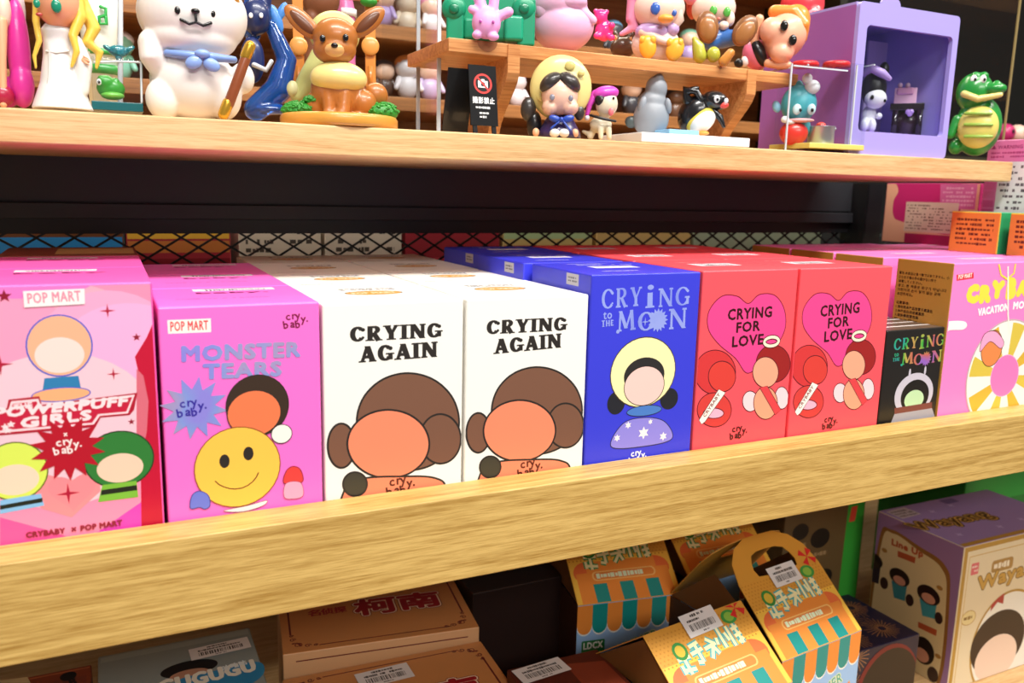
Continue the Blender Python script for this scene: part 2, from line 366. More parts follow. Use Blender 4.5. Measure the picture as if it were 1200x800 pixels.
# pale pink heart box, far left
H0 = .0173
b = carton('toy_box', 'tall pink box with a red comic logo and starburst, at the left frame edge', -.0600, H0, 0, .0775, -.0450, M('f25fb4'), 'pink comic boxes')
a = front(-.06, 0, ZS); a.clip = (.0008, H0+.06-.0008, .001, -.045-ZS-.001)
a.poly([(-10, 650), (200, 650), (200, 330), (-10, 330)], 'f98fb4', px=True)
a.el(40, 420, 150, 95, 'fba9c0'); a.el(-10, 395, 90, 60, 'fb9cc0'); a.el(130, 430, 90, 90, 'fba6cc'); a.el(150, 400, 70, 45, 'fcaedb'); a.el(70, 505, 115, 92, 'f7c6d4'); a.el(30, 330, 80, 20, 'f07ac8')
a.poly([(0, 640), (0, 606), (60, 622), (110, 640)], 'f2559e', px=True); a.poly([(90, 640), (170, 585), (170, 640)], 'e043b8', px=True)
a.poly([(158, 418), (172, 395), (186, 362), (200, 362), (200, 640), (166, 640), (165, 560), (170, 470)], 'c20c34', px=True)
a.poly([(160, 432), (168, 440), (174, 470), (172, 505), (166, 535), (160, 545)], 'd86a7c', px=True)
a.poly([(50, 596), (15, 570), (35, 548), (55, 556), (85, 562), (115, 545), (118, 575), (84, 606)], 'fa8f96', px=True)
h = heart(*a.px(85, 575), .0105); a.poly(h, 'fb8a94')
for (x, y, r) in ((5, 347, 7.5), (160, 395, 5), (154, 494, 4)): c = a.px(x, y); k = .0004*r; a.poly(star(c[0], c[1], k, k*.42, 5), '8e0f2c')
for (x, y, r) in ((126, 364, 8), (133, 438, 7), (80, 578, 12), (0, 427, 12)): c = a.px(x, y); k = .00042*r; a.poly(star(c[0], c[1], k, k*.2, 4), 'b01236')
# generic colour shapes in place of the printed figures
a.el(70, 405, 38, 36, 'fbb28e', '4a62c8', .0007); a.el(70, 416, 29, 21, 'f8d9d2'); a.poly([(52, 443), (92, 440), (95, 455), (50, 457)], '2f7cb0', px=True); a.el(72, 462, 34, 8, 'fcae7c', '4a62c8', .0005)
a.el(18, 552, 38, 34, 'd9ea5c', '5a6a20', .0006); a.el(18, 562, 28, 18, 'f4d6bc'); a.poly([(0, 586), (48, 578), (52, 592), (0, 602)], '86bde8', px=True); a.poly([(0, 592), (50, 583), (50, 588), (0, 597)], '1e2418', px=True)
a.el(140, 538, 40, 33, '2f7a34', '23361c', .0006); a.el(141, 548, 27, 17, 'f2cdb4'); a.poly([(120, 568), (160, 563), (162, 582), (115, 588)], '7ab83c', px=True); a.poly([(119, 574), (160, 568), (161, 574), (118, 580)], '1e2418', px=True)
# logo
LG = 'b0102e'
a.poly([(-8, 512), (-8, 481), (8, 478), (10, 468), (46, 464), (49, 474), (161, 460), (157, 480), (152, 486), (118, 489), (112, 500), (-2, 510)], LG, px=True)
a.poly([(-8, 509), (-8, 483), (10, 480), (13, 470), (45, 467), (48, 476), (158, 462), (150, 484), (117, 487), (110, 497), (0, 507)], 'fbd5dc', px=True)
a.poly([(-8, 507), (-8, 486), (12, 482), (15, 473), (43, 470), (46, 479), (155, 465), (148, 482), (115, 485), (108, 495), (2, 504)], 'c41a3c', px=True)
a.text('THE', 'fbd5dc', (17, 480), (38, 477), 6, .00018); a.text('POWERPUFF', 'fbdde2', (-7, 489.5), (148, 474.5), 11, .00042, italic=.22); a.text('GIRLS', 'fbdde2', (25, 501), (106, 491), 11, .00042, italic=.15)
for x, y in ((6, 500), (13, 497), (9, 504)): c = a.px(x, y); a.poly(star(c[0], c[1], .0018, .0008, 5), 'fbdde2')
c = a.px(80, 525); a.poly(star(c[0], c[1], .0155, .0098, 14), 'b40d26'); a.text('×', 'fbe4e2', (75, 511), (79, 510.5), 4, .0001); q = a.px(65, 533); a.crybaby('fbe4e2', q[0]+.0005, q[1], .0034)
a.poly([(27, 341), (99, 338), (99.5, 356), (28.5, 360)], 'fbf0ee', px=True); a.text('POP MART', 'ee8ea6', (33, 355.5), (95, 352), 12, .00014)
a.text('CRYBABY', '8a1030', (31, 629.5), (76, 624), 6, .00022); a.text('×', '8a1030', (84, 622), (89, 621.5), 4.5, .0002); a.text('POP MART', '8a1030', (95, 621.5), (143, 614.5), 6, .00022)
a.build('front_print', b)
sticker(b, -.043, -.006, .060, .069, -.045, 3)
a = topface(-.06, 0, -.045); a.text('baby', '5a1038', (.018, .048), (.058, .048), .006, .0005, px=False); a.build('top_print', b)
copy_thing(b, (b.location.x, b.location.y+.0785, ZS), 'tall pink comic-logo box at the left edge, second from the front')
k = carton('toy_box', 'brown and gold topped box behind the two pink comic-logo boxes', -.060, .0170, .158, .07, -.0445, M('7a3a2c'), None)
a = topface(-.06, .158, -.0445); a.poly([(.03, .01), (.075, .01), (.075, .06), (.03, .06)], 'b8925a'); a.build('top_print', k)

# magenta box
PK = M('fb72d0')
b = carton('toy_box', 'pink MONSTER TEARS box at the front of its column', .0190, .0945, 0, .0750, -.0570, PK, 'pink monster boxes')
a = front(.019, 0, ZS)
a.poly([(196, 375), (247, 373), (247.5, 389), (197, 391)], 'fbf2ea', px=True); a.text('POP MART', 'e0484e', (200, 388), (244, 386), 11, .00012)
q = a.px(335, 385); a.crybaby('7a1440', q[0], q[1], .0036)
a.text('MONSTER', SILV, (214, 423), (351, 417), 17, .00058); a.text('TEARS', SILV, (239, 443.5), (329, 439.5), 16.5, .00058)
c = a.px(228, 478); a.poly(star(c[0], c[1], .0158, .0094, 12, 80), SILV); q = a.px(211, 489); a.crybaby('35289a', q[0], q[1], .0040)
a.el(302, 475, 36, 36, '3a2a20', DK, .0005); a.el(298, 484, 31, 27, 'ee7a4e', DK, .0005); a.el(330, 508, 12, 11, 'f6efe8', DK, .0004)
a.blob([(262, 598), (290, 592), (312, 586), (308, 592), (285, 599)], 'f6e6ea', '8a5a5a', .0003)
a.el(279, 547, 49, 47, 'f7c34e', '8a4a22', .0005)
a.line([(252, 563), (256, 567), (262, 570), (269, 572), (276, 572.5), (283, 571.5), (290, 568.5), (296, 564), (300, 559), (303, 553)], '6a3a1a', .0006, px=True); a.el(263, 540, 6, 8, '2b2624'); a.el(291, 531, 6, 8, '2b2624')
a.blob([(223, 595), (225, 580), (234, 575), (244, 580), (246, 592), (240, 596), (234, 594)], '6a78d6', '3a3a8a', .0004)
a.blob([(333, 566), (335, 552), (343, 546), (352, 550), (354, 564)], 'e0403e', '7a1a30', .0004); a.blob([(333, 582), (335, 566), (352, 565), (355, 580), (344, 584)], 'f8a4c4', '9a4a6a', .0003)
a.build('front_print', b)
sticker(b, .040, .083, .058, .068, -.057, 5)
a = topface(.019, 0, -.057); a.text('baby.', '7a1050', (.022, .045), (.058, .045), .007, .0006, px=False); a.marks(.01, .06, .025, .028, 1, 'd23a9a'); a.build('top_print', b)
for i in (1, 2): copy_thing(b, (b.location.x, b.location.y+.0765*i, ZS), f'pink MONSTER TEARS box in its column, {ORD[i]}')

# white boxes
WH = M('f6f3ec', .42)
def white(x0, x1, dx, where, seed):
    b = carton('toy_box', f'white CRYING AGAIN box {where}, at the front', x0, x1, 0, .0765, -.0585, WH, 'white boxes')
    a = front(x0, 0, ZS); a.clip = (.0006, x1-x0-.0006, .001, .132)
    P = lambda x, y: (x, y)
    if dx == 0:
        tx = [((410, 402), (519, 396), 19), ((420, 425), (513, 418), 19)]; X = lambda x, y: (x, y)
    else:
        tx = [((570, 393), (665, 388), 17.5), ((578, 415), (658, 407), 17.5)]; X = lambda x, y: (543+(x-380)*.868+(x-380)*.00008*(x-380), 355+(y-352)*.895-(x-380)*.012)
    a.text('CRYING', DK, *tx[0], font='serif', T=.30, th=.15); a.text('AGAIN', DK, *tx[1], font='serif', T=.30, th=.15)
    E = lambda pts, m, e=DK, ew=.0011: a.blob([X(*p) for p in pts], m, e, ew)
    # colour shapes standing in for the printed figure
    def O(x, y, rx, ry, m): E([(x+rx*math.cos(k*math.pi/6), y+ry*math.sin(k*math.pi/6)) for k in range(12)], m)
    O(400, 522, 16, 26, '7a5442'); O(478, 494, 60, 57, '7a5442'); O(516, 514, 24, 29, '7a5442'); O(455, 520, 48, 40, 'f08a68')
    E([(400, 640), (402, 578), (424, 561), (470, 558), (510, 560), (524, 576), (530, 640)], 'f08a68'); O(416, 567, 14, 14, '3c3a30')
    q = a.px(*X(456, 573)); a.crybaby('5a2218', q[0], q[1]-.004, .0048, .0002)
    a.build('front_print', b)
    W = x1-x0; a = topface(x0, 0, -.0585)
    a.poly(disc(W/2, .040, .0165, .0085, 32), 'd9a24c', '4a3420', .0007); a.text('POP MART', 'f3e3c0', (W/2-.0125, .037), (W/2+.0125, .037), .006, .0003, px=False)
    a.marks(W*.3, W*.72, .052, .062, 2, '6a6a74', seed=seed); a.marks(W*.1, W*.35, .010, .013, 1, 'a8a8a8', seed=seed); a.build('top_print', b)
    for i in (1, 2, 3): copy_thing(b, (b.location.x, b.location.y+.0775*i, ZS), f'white CRYING AGAIN box {where}, {ORD[i]}')
white(.0958, .1732, 0, 'in the column beside the pink boxes', 11)
white(.1746, .2522, 1, 'in the column beside the blue boxes', 12)

# blue boxes
b = carton('toy_box', 'blue CRYING TO THE MOON box at the front of its column', .2535, .3328, 0, .0775, -.0470, M('3a3fd8', .36), 'blue boxes')
a = front(.2535, 0, ZS)
a.text('CRY', BLUEF, (705, 363), (752, 359), 24, font='serif', T=.19, th=.07); a.text('i', BLUEF, (756, 361), (767, 360), 27, font='serif', T=.22, th=.08); a.text('NG', BLUEF, (771, 360), (808, 357), 22, font='serif', T=.18, th=.07)
a.text('to', BLUEF, (707, 374), (717, 373), 8, .00014); a.text('THE', BLUEF, (705, 383), (719, 381.5), 7.5, font='serif', T=.25, th=.12)
a.text('M', BLUEF, (722, 391), (745, 388), 26, font='serif', T=.18, th=.07); a.text('O', BLUEF, (747, 388), (766, 386.5), 22, font='serif', T=.2, th=.07); a.text('N', BLUEF, (783, 386), (804, 384), 24, font='serif', T=.17, th=.07)
c = a.px(771, 375); a.poly(star(c[0], c[1], .0075, .0054, 16), BLUEF); c = a.px(756, 377); a.poly(star(c[0], c[1], .003, .0006, 4), BLUEF)
a.el(722, 472, 10, 13, '23242c', DK, .0004); a.el(784, 467, 10, 12, '23242c', DK, .0004); a.el(754, 436, 37, 41, 'f6efb4', '4a3a1a', .0006)
a.el(755, 440, 23, 21, '2c2a2a', DK, .0004); a.el(755, 452, 23, 23, 'f6ccc4', DK, .0005); a.el(755, 481, 20, 6, '4a7cc8', DK, .0004)
a.blob([(716, 523), (730, 496), (756, 489), (779, 494), (787, 514), (752, 523)], '8f86e0', '2a2a4a', .0005)
for x, y, r in ((754, 507, 7), (736, 498, 4), (777, 511, 5), (723, 513, 4), (762, 494, 3)): c = a.px(x, y); a.poly(star(c[0], c[1], .0006*r, .0003*r, 6), 'fbf6ee')
q = a.px(739, 535); a.crybaby('eef0ff', q[0], q[1]-.0045, .0038, .0002)
a.build('front_print', b)
sticker(b, .279, .312, .036, .049, -.047, 21, False)
a = topface(.2535, 0, -.047); a.marks(.018, .07, .016, .02, 1, 'dcdcf4', seed=4); a.marks(.02, .066, .056, .060, 1, 'dcdcf4', seed=5); a.marks(.02, .05, .064, .067, 1, 'dcdcf4', seed=6); a.build('top_print', b)
a = Art((.2535, 0, ZS), (0, -1, 0), (0, 0, 1), (-1, 0, 0)); c = a.px(672, 336)
a.poly([(c[0]-.009, .1365), (c[0]+.006, .1365), (c[0]+.006, .1435), (c[0]-.009, .1435)], 'b9b8c0'); a.marks(c[0]-.007, c[0]+.004, .138, .142, 2, '5a5a64'); a.build('seal_sticker', b)
for i in (1, 2): copy_thing(b, (b.location.x-.003*(i == 1)-.001, b.location.y+.0785*i+.003, ZS), f'blue CRYING TO THE MOON box in its column, {ORD[i]}')

# red boxes
RD = M('fa5560')
def red(x0, x1, X, where, seed):
    b = carton('toy_box', f'red CRYING FOR LOVE box {where}, at the front', x0, x1, 0, .0770, -.0465, RD, 'red boxes')
    a = front(x0, 0, ZS); a.clip = (.0006, x1-x0-.0006, .001, .144)
    E = lambda pts, m, e='5a1420', ew=.0006: a.blob([X(*p) for p in pts], m, e, ew)
    hp = [(875, 437), (862, 420), (842, 403), (830, 385), (831, 364), (846, 347), (864, 347), (877, 355.5), (890, 345), (908, 346), (919, 362), (920, 385), (908, 408), (890, 428)]
    P = [a.px(*X(*p)) for p in hp]; sm = smooth_closed(P, 6); a.poly(sm, 'f0468e', '6a1428', .0006)
    for s_, bl, br, hh in (('CRYING', (853, 375), (904, 371), 12.5), ('FOR', (863, 389.5), (890, 387), 11.5), ('LOVE', (858, 406.5), (894, 403), 12)):
        a.text(s_, '3a0c14', X(*bl), X(*br), hh, .00034)
    def O(x, y, rx, ry, m): E([(x+rx*math.cos(k*math.pi/6), y+ry*math.sin(k*math.pi/6)) for k in range(12)], m)
    O(838, 436, 24, 26, 'd6383a'); O(846, 441, 16, 18, 'dc4038'); O(837, 480, 20, 20, 'd8403c'); O(836, 484, 12, 6, 'f4b4cc')
    O(906, 426, 20, 22, '9c2020'); O(897, 436, 15, 18, 'f2a888'); O(879, 470, 9, 12, 'f8d6dc'); O(916, 466, 8, 13, 'f8d6dc'); O(897, 472, 14, 19, 'f0a482')
    a.poly([X(819, 492), (X(842, 456)), X(850, 460), X(826, 494), X(822, 497)], 'fbf3ea', '5a1420', .0004, px=True); a.text('CRYBABY', '7a2a20', X(826, 489), X(844, 462), 4, .00008)
    a.poly([X(890, 454), X(899, 452), X(915, 480), X(908, 486), X(905, 480)], 'e0444a', '5a1420', .0004, px=True)
    c = a.px(*X(904, 400)); a.line(disc(c[0], c[1], .0062, .0030, 24), '5a1420', .0031, True); a.line(disc(c[0], c[1], .0062, .0030, 24), 'f8ead0', .0020, True)
    q = a.px(*X(857, 514)); a.crybaby('4a1018', q[0], q[1]-.0005, .0042, .0002)
    a.build('front_print', b)
    W = x1-x0; sticker(b, x0+W*.28, x0+W*.72, .030, .046, -.0465, seed)
    a = topface(x0, 0, -.0465); a.marks(.02, .06, .055, .058, 1, 'f2a0a0', seed=seed); a.build('top_print', b)
    for i in (1, 2): copy_thing(b, (b.location.x, b.location.y+.0785*i, ZS), f'red CRYING FOR LOVE box {where}, {ORD[i]}')
red(.3345, .4135, lambda x, y: (x, y), 'in the column beside the blue boxes', 31)
red(.4155, .5020, lambda x, y: (942+(x-831)*.885, 343+(y-345)*.945-(x-831)*.02), 'in the column beside the black boxes', 32)

# short black box
b = carton('toy_box', 'short black CRYING TO THE MOON box with rainbow lettering', .5045, .5662, .0015, .055, -.0935, M('1f1c1a', .3), None)
a = front(.5045, .0015, ZS); a.clip = (.0005, .0612, 0, .098)
a.text('CRY', HOLO, (1047, 411), (1075, 408), 14, font='serif', T=.2, th=.08); a.text('i', HOLO, (1077, 409), (1083, 408), 17, font='serif', T=.22, th=.08); a.text('NG', HOLO, (1085, 407), (1106, 404), 14, font='serif', T=.18, th=.08)
a.text('to', HOLO, (1048, 418), (1053, 417), 4, .00012); a.text('THE', HOLO, (1046, 423.5), (1054, 422.5), 4, font='serif'); a.text('M', HOLO, (1055, 429), (1070, 427), 15, font='serif', T=.2, th=.08); a.text('O', HOLO, (1070, 428), (1081, 426.5), 13, font='serif', T=.2, th=.08); a.text('N', HOLO, (1091, 425), (1103, 423), 14, font='serif', T=.2, th=.08)
c = a.px(1085, 420); a.poly(star(c[0], c[1], .0058, .0042, 14), HOLO)
a.el(1071, 462, 22, 25, 'c9c4d2', DK, .0004); a.el(1072, 464, 16, 19, '161412'); a.el(1071, 468, 11, 11, 'bfe0b0')
a.poly([(1048, 478), (1092, 471), (1092, 478), (1048, 485)], '7a4038', px=True); a.poly([(1042, 500), (1048, 485), (1092, 478), (1096, 490), (1096, 500)], 'a8a4ac', px=True); a.el(1066, 437, 1.2, 5, 'c9c4d2'); a.el(1084, 434, 1.2, 5, 'c9c4d2')
a.build('front_print', b)
a = topface(.5045, .0015, -.0935); a.poly([(0.001, .001), (.0605, .001), (.0605, .054), (.001, .054)], M('5c5148', .3)); [a.poly([(.001, y), (.0605, y), (.0605, y+.0028), (.001, y+.0028)], 'e2dfda') for y in (.012, .026, .039, .050)]; a.build('top_print', b)

# wide pink boxes with gold sides
GOLD = M('b98a3c', .4); PK2 = M('fb86cc')
def pinkbox(x0, y0, d, zt, label, art=False):
    b = carton('toy_box', label, x0, x0+.160, y0, d, zt, [PK2, GOLD], 'wide pink boxes', fm=[0, 0, 0, 0, 0, 1])
    a = Art((x0, y0, ZS), (0, -1, 0), (0, 0, 1), (-1, 0, 0)); H = zt-ZS
    if art:
        L = ['警告:本商品は食べ物ではありません。小', 'さなお子様の手の届かない所で', '保管してください。', '경고: 본 제품은 완구가 아닙니다', '어린이의 손이 닿지 않는 곳에', '보관하세요。']
        for i, t in enumerate(L): wdt = .0024*len(t); a.text(t, '24160c', (-d+.003, H-.0125-.0033*i), (-d+.003+min(wdt, d-.006), H-.0125-.0033*i), .0024, .00006, px=False)
        L = ['注意事项:', '1.请勿将本产品放置于高温处', '2.本产品仅供收藏展示', '3.请妥善保管包装', 'Made in China']
        for i, t in enumerate(L): wdt = (.0016 if t[0] == 'M' else .0024)*len(t); a.text(t, '24160c', (-d+.003, H-.036-.0033*i), (-d+.003+min(wdt, d-.006), H-.036-.0033*i), .0024, .00006, px=False)
    else: a.marks(-d+.004, -.004, H-.08, H-.012, 13, '5a3a1c', seed=int(y0*1000))
    a.build('side_print', b)
    a = topface(x0, y0, zt); a.poly([(.05, d*.55), (.10, d*.55), (.10, d*.75), (.05, d*.75)], 'f6d6ea'); a.marks(.052, .098, d*.57, d*.73, 2, 'b080a0'); a.marks(.03, .13, d*.25, d*.33, 1, 'd86ab0'); a.build('top_print', b)
    return b
b = pinkbox(.5665, 0, .0505, -.0455, 'wide pink box with yellow bubble letters and striped swim ring, at the front', True)
a = front(.5665, 0, ZS); a.clip = (.0006, .1594, .001, .145)
a.poly([(1121, 322), (1141, 319), (1141, 326), (1121, 329)], 'e2303c', px=True); a.text('POP MART', 'fbf2ea', (1123, 327), (1139, 324.7), 5, .0001)
YL = 'f8e04a'
for ch, x, y, wd, hh, r in (('C', 1132, 356, 14, 21, .1), ('R', 1147, 355, 13, 20, .05), ('Y', 1160, 349, 15, 20, -.05), ('B', 1178, 350, 11, 24, 0), ('A', 1190, 347, 13, 18, 0), ('B', 1205, 347, 12, 18, 0), ('Y', 1220, 347, 14, 20, 0)):
    A = a.px(x+2, y-2); B = a.px(x+wd-1, y-2); C_ = a.px(x+2, y-hh+2); V, Fs = text_mesh(ch); a.put(V, Fs, YL, A[0], A[1], B[0]-A[0], C_[1]-A[1], .0021, r)
a.text('VACATION', 'fdf3f6', (1146, 370), (1181, 363), 8, .0005); a.text('MOOD', 'fdf3f6', (1187, 362), (1212, 360), 8, .0005)
a.blob([(1100, 392), (1106, 378), (1128, 376), (1133, 381), (1128, 386), (1112, 387), (1109, 393)], 'fdf6f2')
c = a.px(1177, 440); R0 = .0445; cx, cz = c
def sector(r0, r1, a0, a1, n=4): return [(cx+r1*math.cos(math.radians(a0+(a1-a0)*i/n)), cz+r1*math.sin(math.radians(a0+(a1-a0)*i/n))) for i in range(n+1)]+[(cx+r0*math.cos(math.radians(a1-(a1-a0)*i/n)), cz+r0*math.sin(math.radians(a1-(a1-a0)*i/n))) for i in range(n+1)]
a.poly(disc(cx, cz, R0+.0013, None, 60), 'c8b0b4'); a.poly(disc(cx, cz, R0, None, 60), 'fbf3ea')
for i in range(8): a.poly(sector(.016, R0-.0015, 20+45*i, 42+45*i), 'dcc24a' if i % 2 else 'e0b43c')
a.poly(disc(cx, cz, .017, None, 32), 'f47cc0', 'f9b4da', .0006)
c2 = a.px(1162, 408); a.poly(disc(c2[0], c2[1], .0125, .0145, 24), 'ec8a4c', '4a2a1a', .0006); a.blob([(1148, 412), (1153, 392), (1166, 388), (1176, 400), (1172, 408), (1160, 400)], 'f6a8d0', '4a2a1a', .0005)
a.line([(1170, 308), (1173, 322), (1180, 327), (1188, 320), (1190, 308)], YL, .0016, px=True); a.line([(1181, 312), (1181, 370), (1183, 392)], 'fbf0e6', .0016, px=True)
a.build('front_print', b)
for i in (1, 2, 3): pinkbox(.5665, .0115+.0525*i, .0505, -.0462, f'wide pink box with gold side behind the swim ring box, {ORD[i]}')
for i in range(4): pinkbox(.7285, .0+.0530*i, .0505, -.0465, f'wide pink box under the stacked orange and pink boxes at right, {ORD[i]}')

# boxes stacked on the pink ones
def orange(y0, y1, label):
    b = thing('toy_box', label, 'box', (.7325, (y0+y1)/2, -.0463), 0, 'orange sided boxes')
    box('carton', (.715, y0, -.0463), (.750, y1, -.0092), [M('2f9a5e'), M('e08a3c'), M('5cc89a')], b, .0008, 2, [0, 2, 0, 0, 0, 1])
    a = Art((.715, y0, -.0463), (0, -1, 0), (0, 0, 1), (-1, 0, 0)); d = y1-y0
    a.line([(-d+.0006, .0365), (-.0006, .0365), (-.0006, .0006)], 'f6e04a', .0012); a.marks(-d+.006, -.006, .006, .032, 6, '6a2a1a', seed=int(y0*999)); a.build('side_print', b)
orange(.0700, .1190, 'small orange and green box standing on pink boxes, left of its twin')
orange(.0150, .0615, 'small orange and green box on pink boxes, cut by the right frame edge')
def lying(name, label, a0, b0, side, seed, c0, c1):
    b = thing(name, label, 'box', ((a0[0]+b0[0])/2, (a0[1]+b0[1])/2, a0[2])); box('carton', a0, b0, M(c0), b, .0008)
    d = b0[1]-a0[1]; H = b0[2]-a0[2]; a = Art((a0[0], a0[1], a0[2]), (0, -1, 0), (0, 0, 1), (-1, 0, 0)); a.clip = (-d+.0008, -.0008, .0008, H-.0008)
    return b, a, d, H
b, a, d, H = lying('toy_box', 'upright pink box with printed warning panel at right frame edge', (.757, .045, -.0463), (.784, .1205, .0568), 0, 1, 'f296c6', '')
a.poly([(-d, 0), (0, 0), (0, H), (-d, H)], 'e87ab8')
for i in range(9): a.poly([(-d, H*.08*i), (-d+.012, H*.08*i), (-d+.012, H*.08*i+.0065), (-d, H*.08*i+.0065)], ('c8307e', 'd24890', 'dc5c9e', 'e472ac')[min(3, i//2)])
a.text('▲ WARNING', 'a02a6a', (-d+.004, H-.008), (-d+.034, H-.008), .0035, .0001, px=False); a.marks(-d+.004, -.004, H-.017, H-.010, 2, 'b83a7e', seed=8)
a.poly([(-d+.0135, .004), (-.002, .004), (-.002, H-.020), (-d+.0135, H-.020)], 'efe6ec'); a.marks(-d+.0155, -.004, .006, H-.022, 14, '6a5a66', .55, .5, seed=9); a.build('side_print', b)
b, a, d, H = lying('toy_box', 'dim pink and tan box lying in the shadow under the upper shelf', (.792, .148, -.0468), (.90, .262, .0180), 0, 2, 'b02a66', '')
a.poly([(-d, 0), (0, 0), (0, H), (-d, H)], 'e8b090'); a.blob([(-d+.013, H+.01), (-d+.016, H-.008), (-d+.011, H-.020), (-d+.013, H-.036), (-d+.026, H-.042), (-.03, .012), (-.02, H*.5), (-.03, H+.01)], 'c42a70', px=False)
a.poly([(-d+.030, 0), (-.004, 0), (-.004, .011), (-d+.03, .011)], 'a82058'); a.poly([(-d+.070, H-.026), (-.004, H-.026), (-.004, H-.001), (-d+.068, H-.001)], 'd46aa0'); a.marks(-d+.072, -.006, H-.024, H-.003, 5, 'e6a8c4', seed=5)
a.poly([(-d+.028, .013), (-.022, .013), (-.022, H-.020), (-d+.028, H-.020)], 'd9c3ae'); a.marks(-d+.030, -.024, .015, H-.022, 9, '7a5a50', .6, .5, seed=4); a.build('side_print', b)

# boxes seen through the mesh
def backbox(x0, x1, z1, c, label, z0=-.115, y0=.36, rows=None, stripe=None):
    b = thing('stock_box', label, 'box', ((x0+x1)/2, y0+.03, z0), 0, 'stock behind the mesh'); box('carton', (x0, y0, z0), (x1, y0+.06, z1), M(c, .55), b, .0008)
    a = front(x0, y0, z0); W = x1-x0; H = z1-z0
    if stripe:
        for (s0, s1, sc) in stripe: a.poly([(.001, H*s0), (W-.001, H*s0), (W-.001, H*s1), (.001, H*s1)], sc)
    if rows: a.marks(W*.08, W*.9, H*.45, H*.8, rows, '4a4038', .6, seed=int(x0*500)); a.marks(W*.7, W*.92, H*.82, H*.95, 2, '2a2a2a', seed=3)
    a.build('front_print', b)
    return b
backbox(-.11, .012, -.034, '6a3c1c', 'dark brown box with a blue band behind the mesh at left', stripe=((.70, .86, '2e8ad0'), (.5, .66, 'a06a3a')))
backbox(.014, .098, -.030, 'a82838', 'dark red box with a yellow band behind the mesh', stripe=((.80, .93, 'e8b43c'), (.66, .78, 'c87838'), (.3, .6, '8a1c28')))
backbox(.105, .178, -.029, 'd8cab8', 'cream box with black print behind the mesh above the pink boxes', rows=4)
backbox(.182, .256, -.029, 'd4c6b6', 'cream box with black print behind the mesh above the white boxes', rows=4)
backbox(.260, .360, -.034, '98202e', 'plain red box behind the mesh next to the blue boxes', stripe=((.55, .6, 'b84050'),))
backbox(.364, .470, -.032, 'c8b070', 'yellowish box with a red band behind the mesh above the red boxes', stripe=((.45, .72, 'b82a34'), (.8, .9, 'a8c090')))
backbox(.475, .60, -.034, 'c4a468', 'tan box behind the mesh with a dark red band', stripe=((.5, .68, '8a2430'),))
backbox(.605, .80, -.034, '9aa890', 'pale green box behind the mesh near the black post', stripe=((.55, .64, 'a83a30'),))

# ------------------------------------------------------------------ figurines: drawn in photo pixels, built in the round
def ell(c, r, rot=(0, 0, 0), nu=20, nv=12):
    Rm = np.array(Matrix.Rotation(rot[2], 3, 'Z') @ Matrix.Rotation(rot[1], 3, 'Y') @ Matrix.Rotation(rot[0], 3, 'X'))
    V = [(0, 0, 1)]; Fs = []
    for j in range(1, nv):
        t = math.pi*j/nv
        for i in range(nu): p = 2*math.pi*i/nu; V.append((math.sin(t)*math.cos(p), math.sin(t)*math.sin(p), math.cos(t)))
    V.append((0, 0, -1)); n = len(V)-1
    for i in range(nu):
        k = (i+1) % nu; Fs.append((0, 1+i, 1+k)); b = 1+(nv-2)*nu; Fs.append((n, b+k, b+i))
        for j in range(nv-2): q = 1+j*nu; Fs.append((q+i, q+nu+i, q+nu+k, q+k))
    return (np.array(V)*np.array(r)) @ Rm.T+np.array(c), Fs
def tube(pts, nu=12):
    """pts: (x,y,z,r) spine points, rounded ends"""
    P = np.array([p[:3] for p in pts], float); R = [p[3] for p in pts]; d0 = P[1]-P[0]; d1 = P[-1]-P[-2]
    d0 /= np.linalg.norm(d0); d1 /= np.linalg.norm(d1)
    rings = []
    for a in (80, 50, 25): rings.append((P[0]-d0*R[0]*math.sin(math.radians(a)), R[0]*math.cos(math.radians(a)), d0))
    for i in range(len(P)):
        d = P[min(i+1, len(P)-1)]-P[max(i-1, 0)]; rings.append((P[i], R[i], d/np.linalg.norm(d)))
    for a in (25, 50, 80): rings.append((P[-1]+d1*R[-1]*math.sin(math.radians(a)), R[-1]*math.cos(math.radians(a)), d1))
    V = []; Fs = []
    for c, r, d in rings:
        up = np.array([0, 1, 0.]) if abs(d[1]) < .9 else np.array([1, 0, 0.]); x = np.cross(up, d); x /= np.linalg.norm(x); y = np.cross(d, x)
        for i in range(nu): t = 2*math.pi*i/nu; V.append(c+x*r*math.cos(t)+y*r*math.sin(t))
    for j in range(len(rings)-1):
        for i in range(nu): k = (i+1) % nu; Fs.append((j*nu+i, j*nu+k, (j+1)*nu+k, (j+1)*nu+i))
    Fs.append(tuple(range(nu))[::-1]); Fs.append(tuple((len(rings)-1)*nu+i for i in range(nu)))
    return np.array(V), Fs
def lathe(prof, c, nu=28):
    V = []; Fs = []
    for r, z in prof:
        for i in range(nu): t = 2*math.pi*i/nu; V.append((c[0]+r*math.cos(t), c[1]+r*math.sin(t), c[2]+z))
    for j in range(len(prof)-1):
        for i in range(nu): k = (i+1) % nu; Fs.append((j*nu+i, j*nu+k, (j+1)*nu+k, (j+1)*nu+i))
    Fs.append(tuple(range(nu))[::-1]); Fs.append(tuple((len(prof)-1)*nu+i for i in range(nu)))
    return np.array(V), Fs
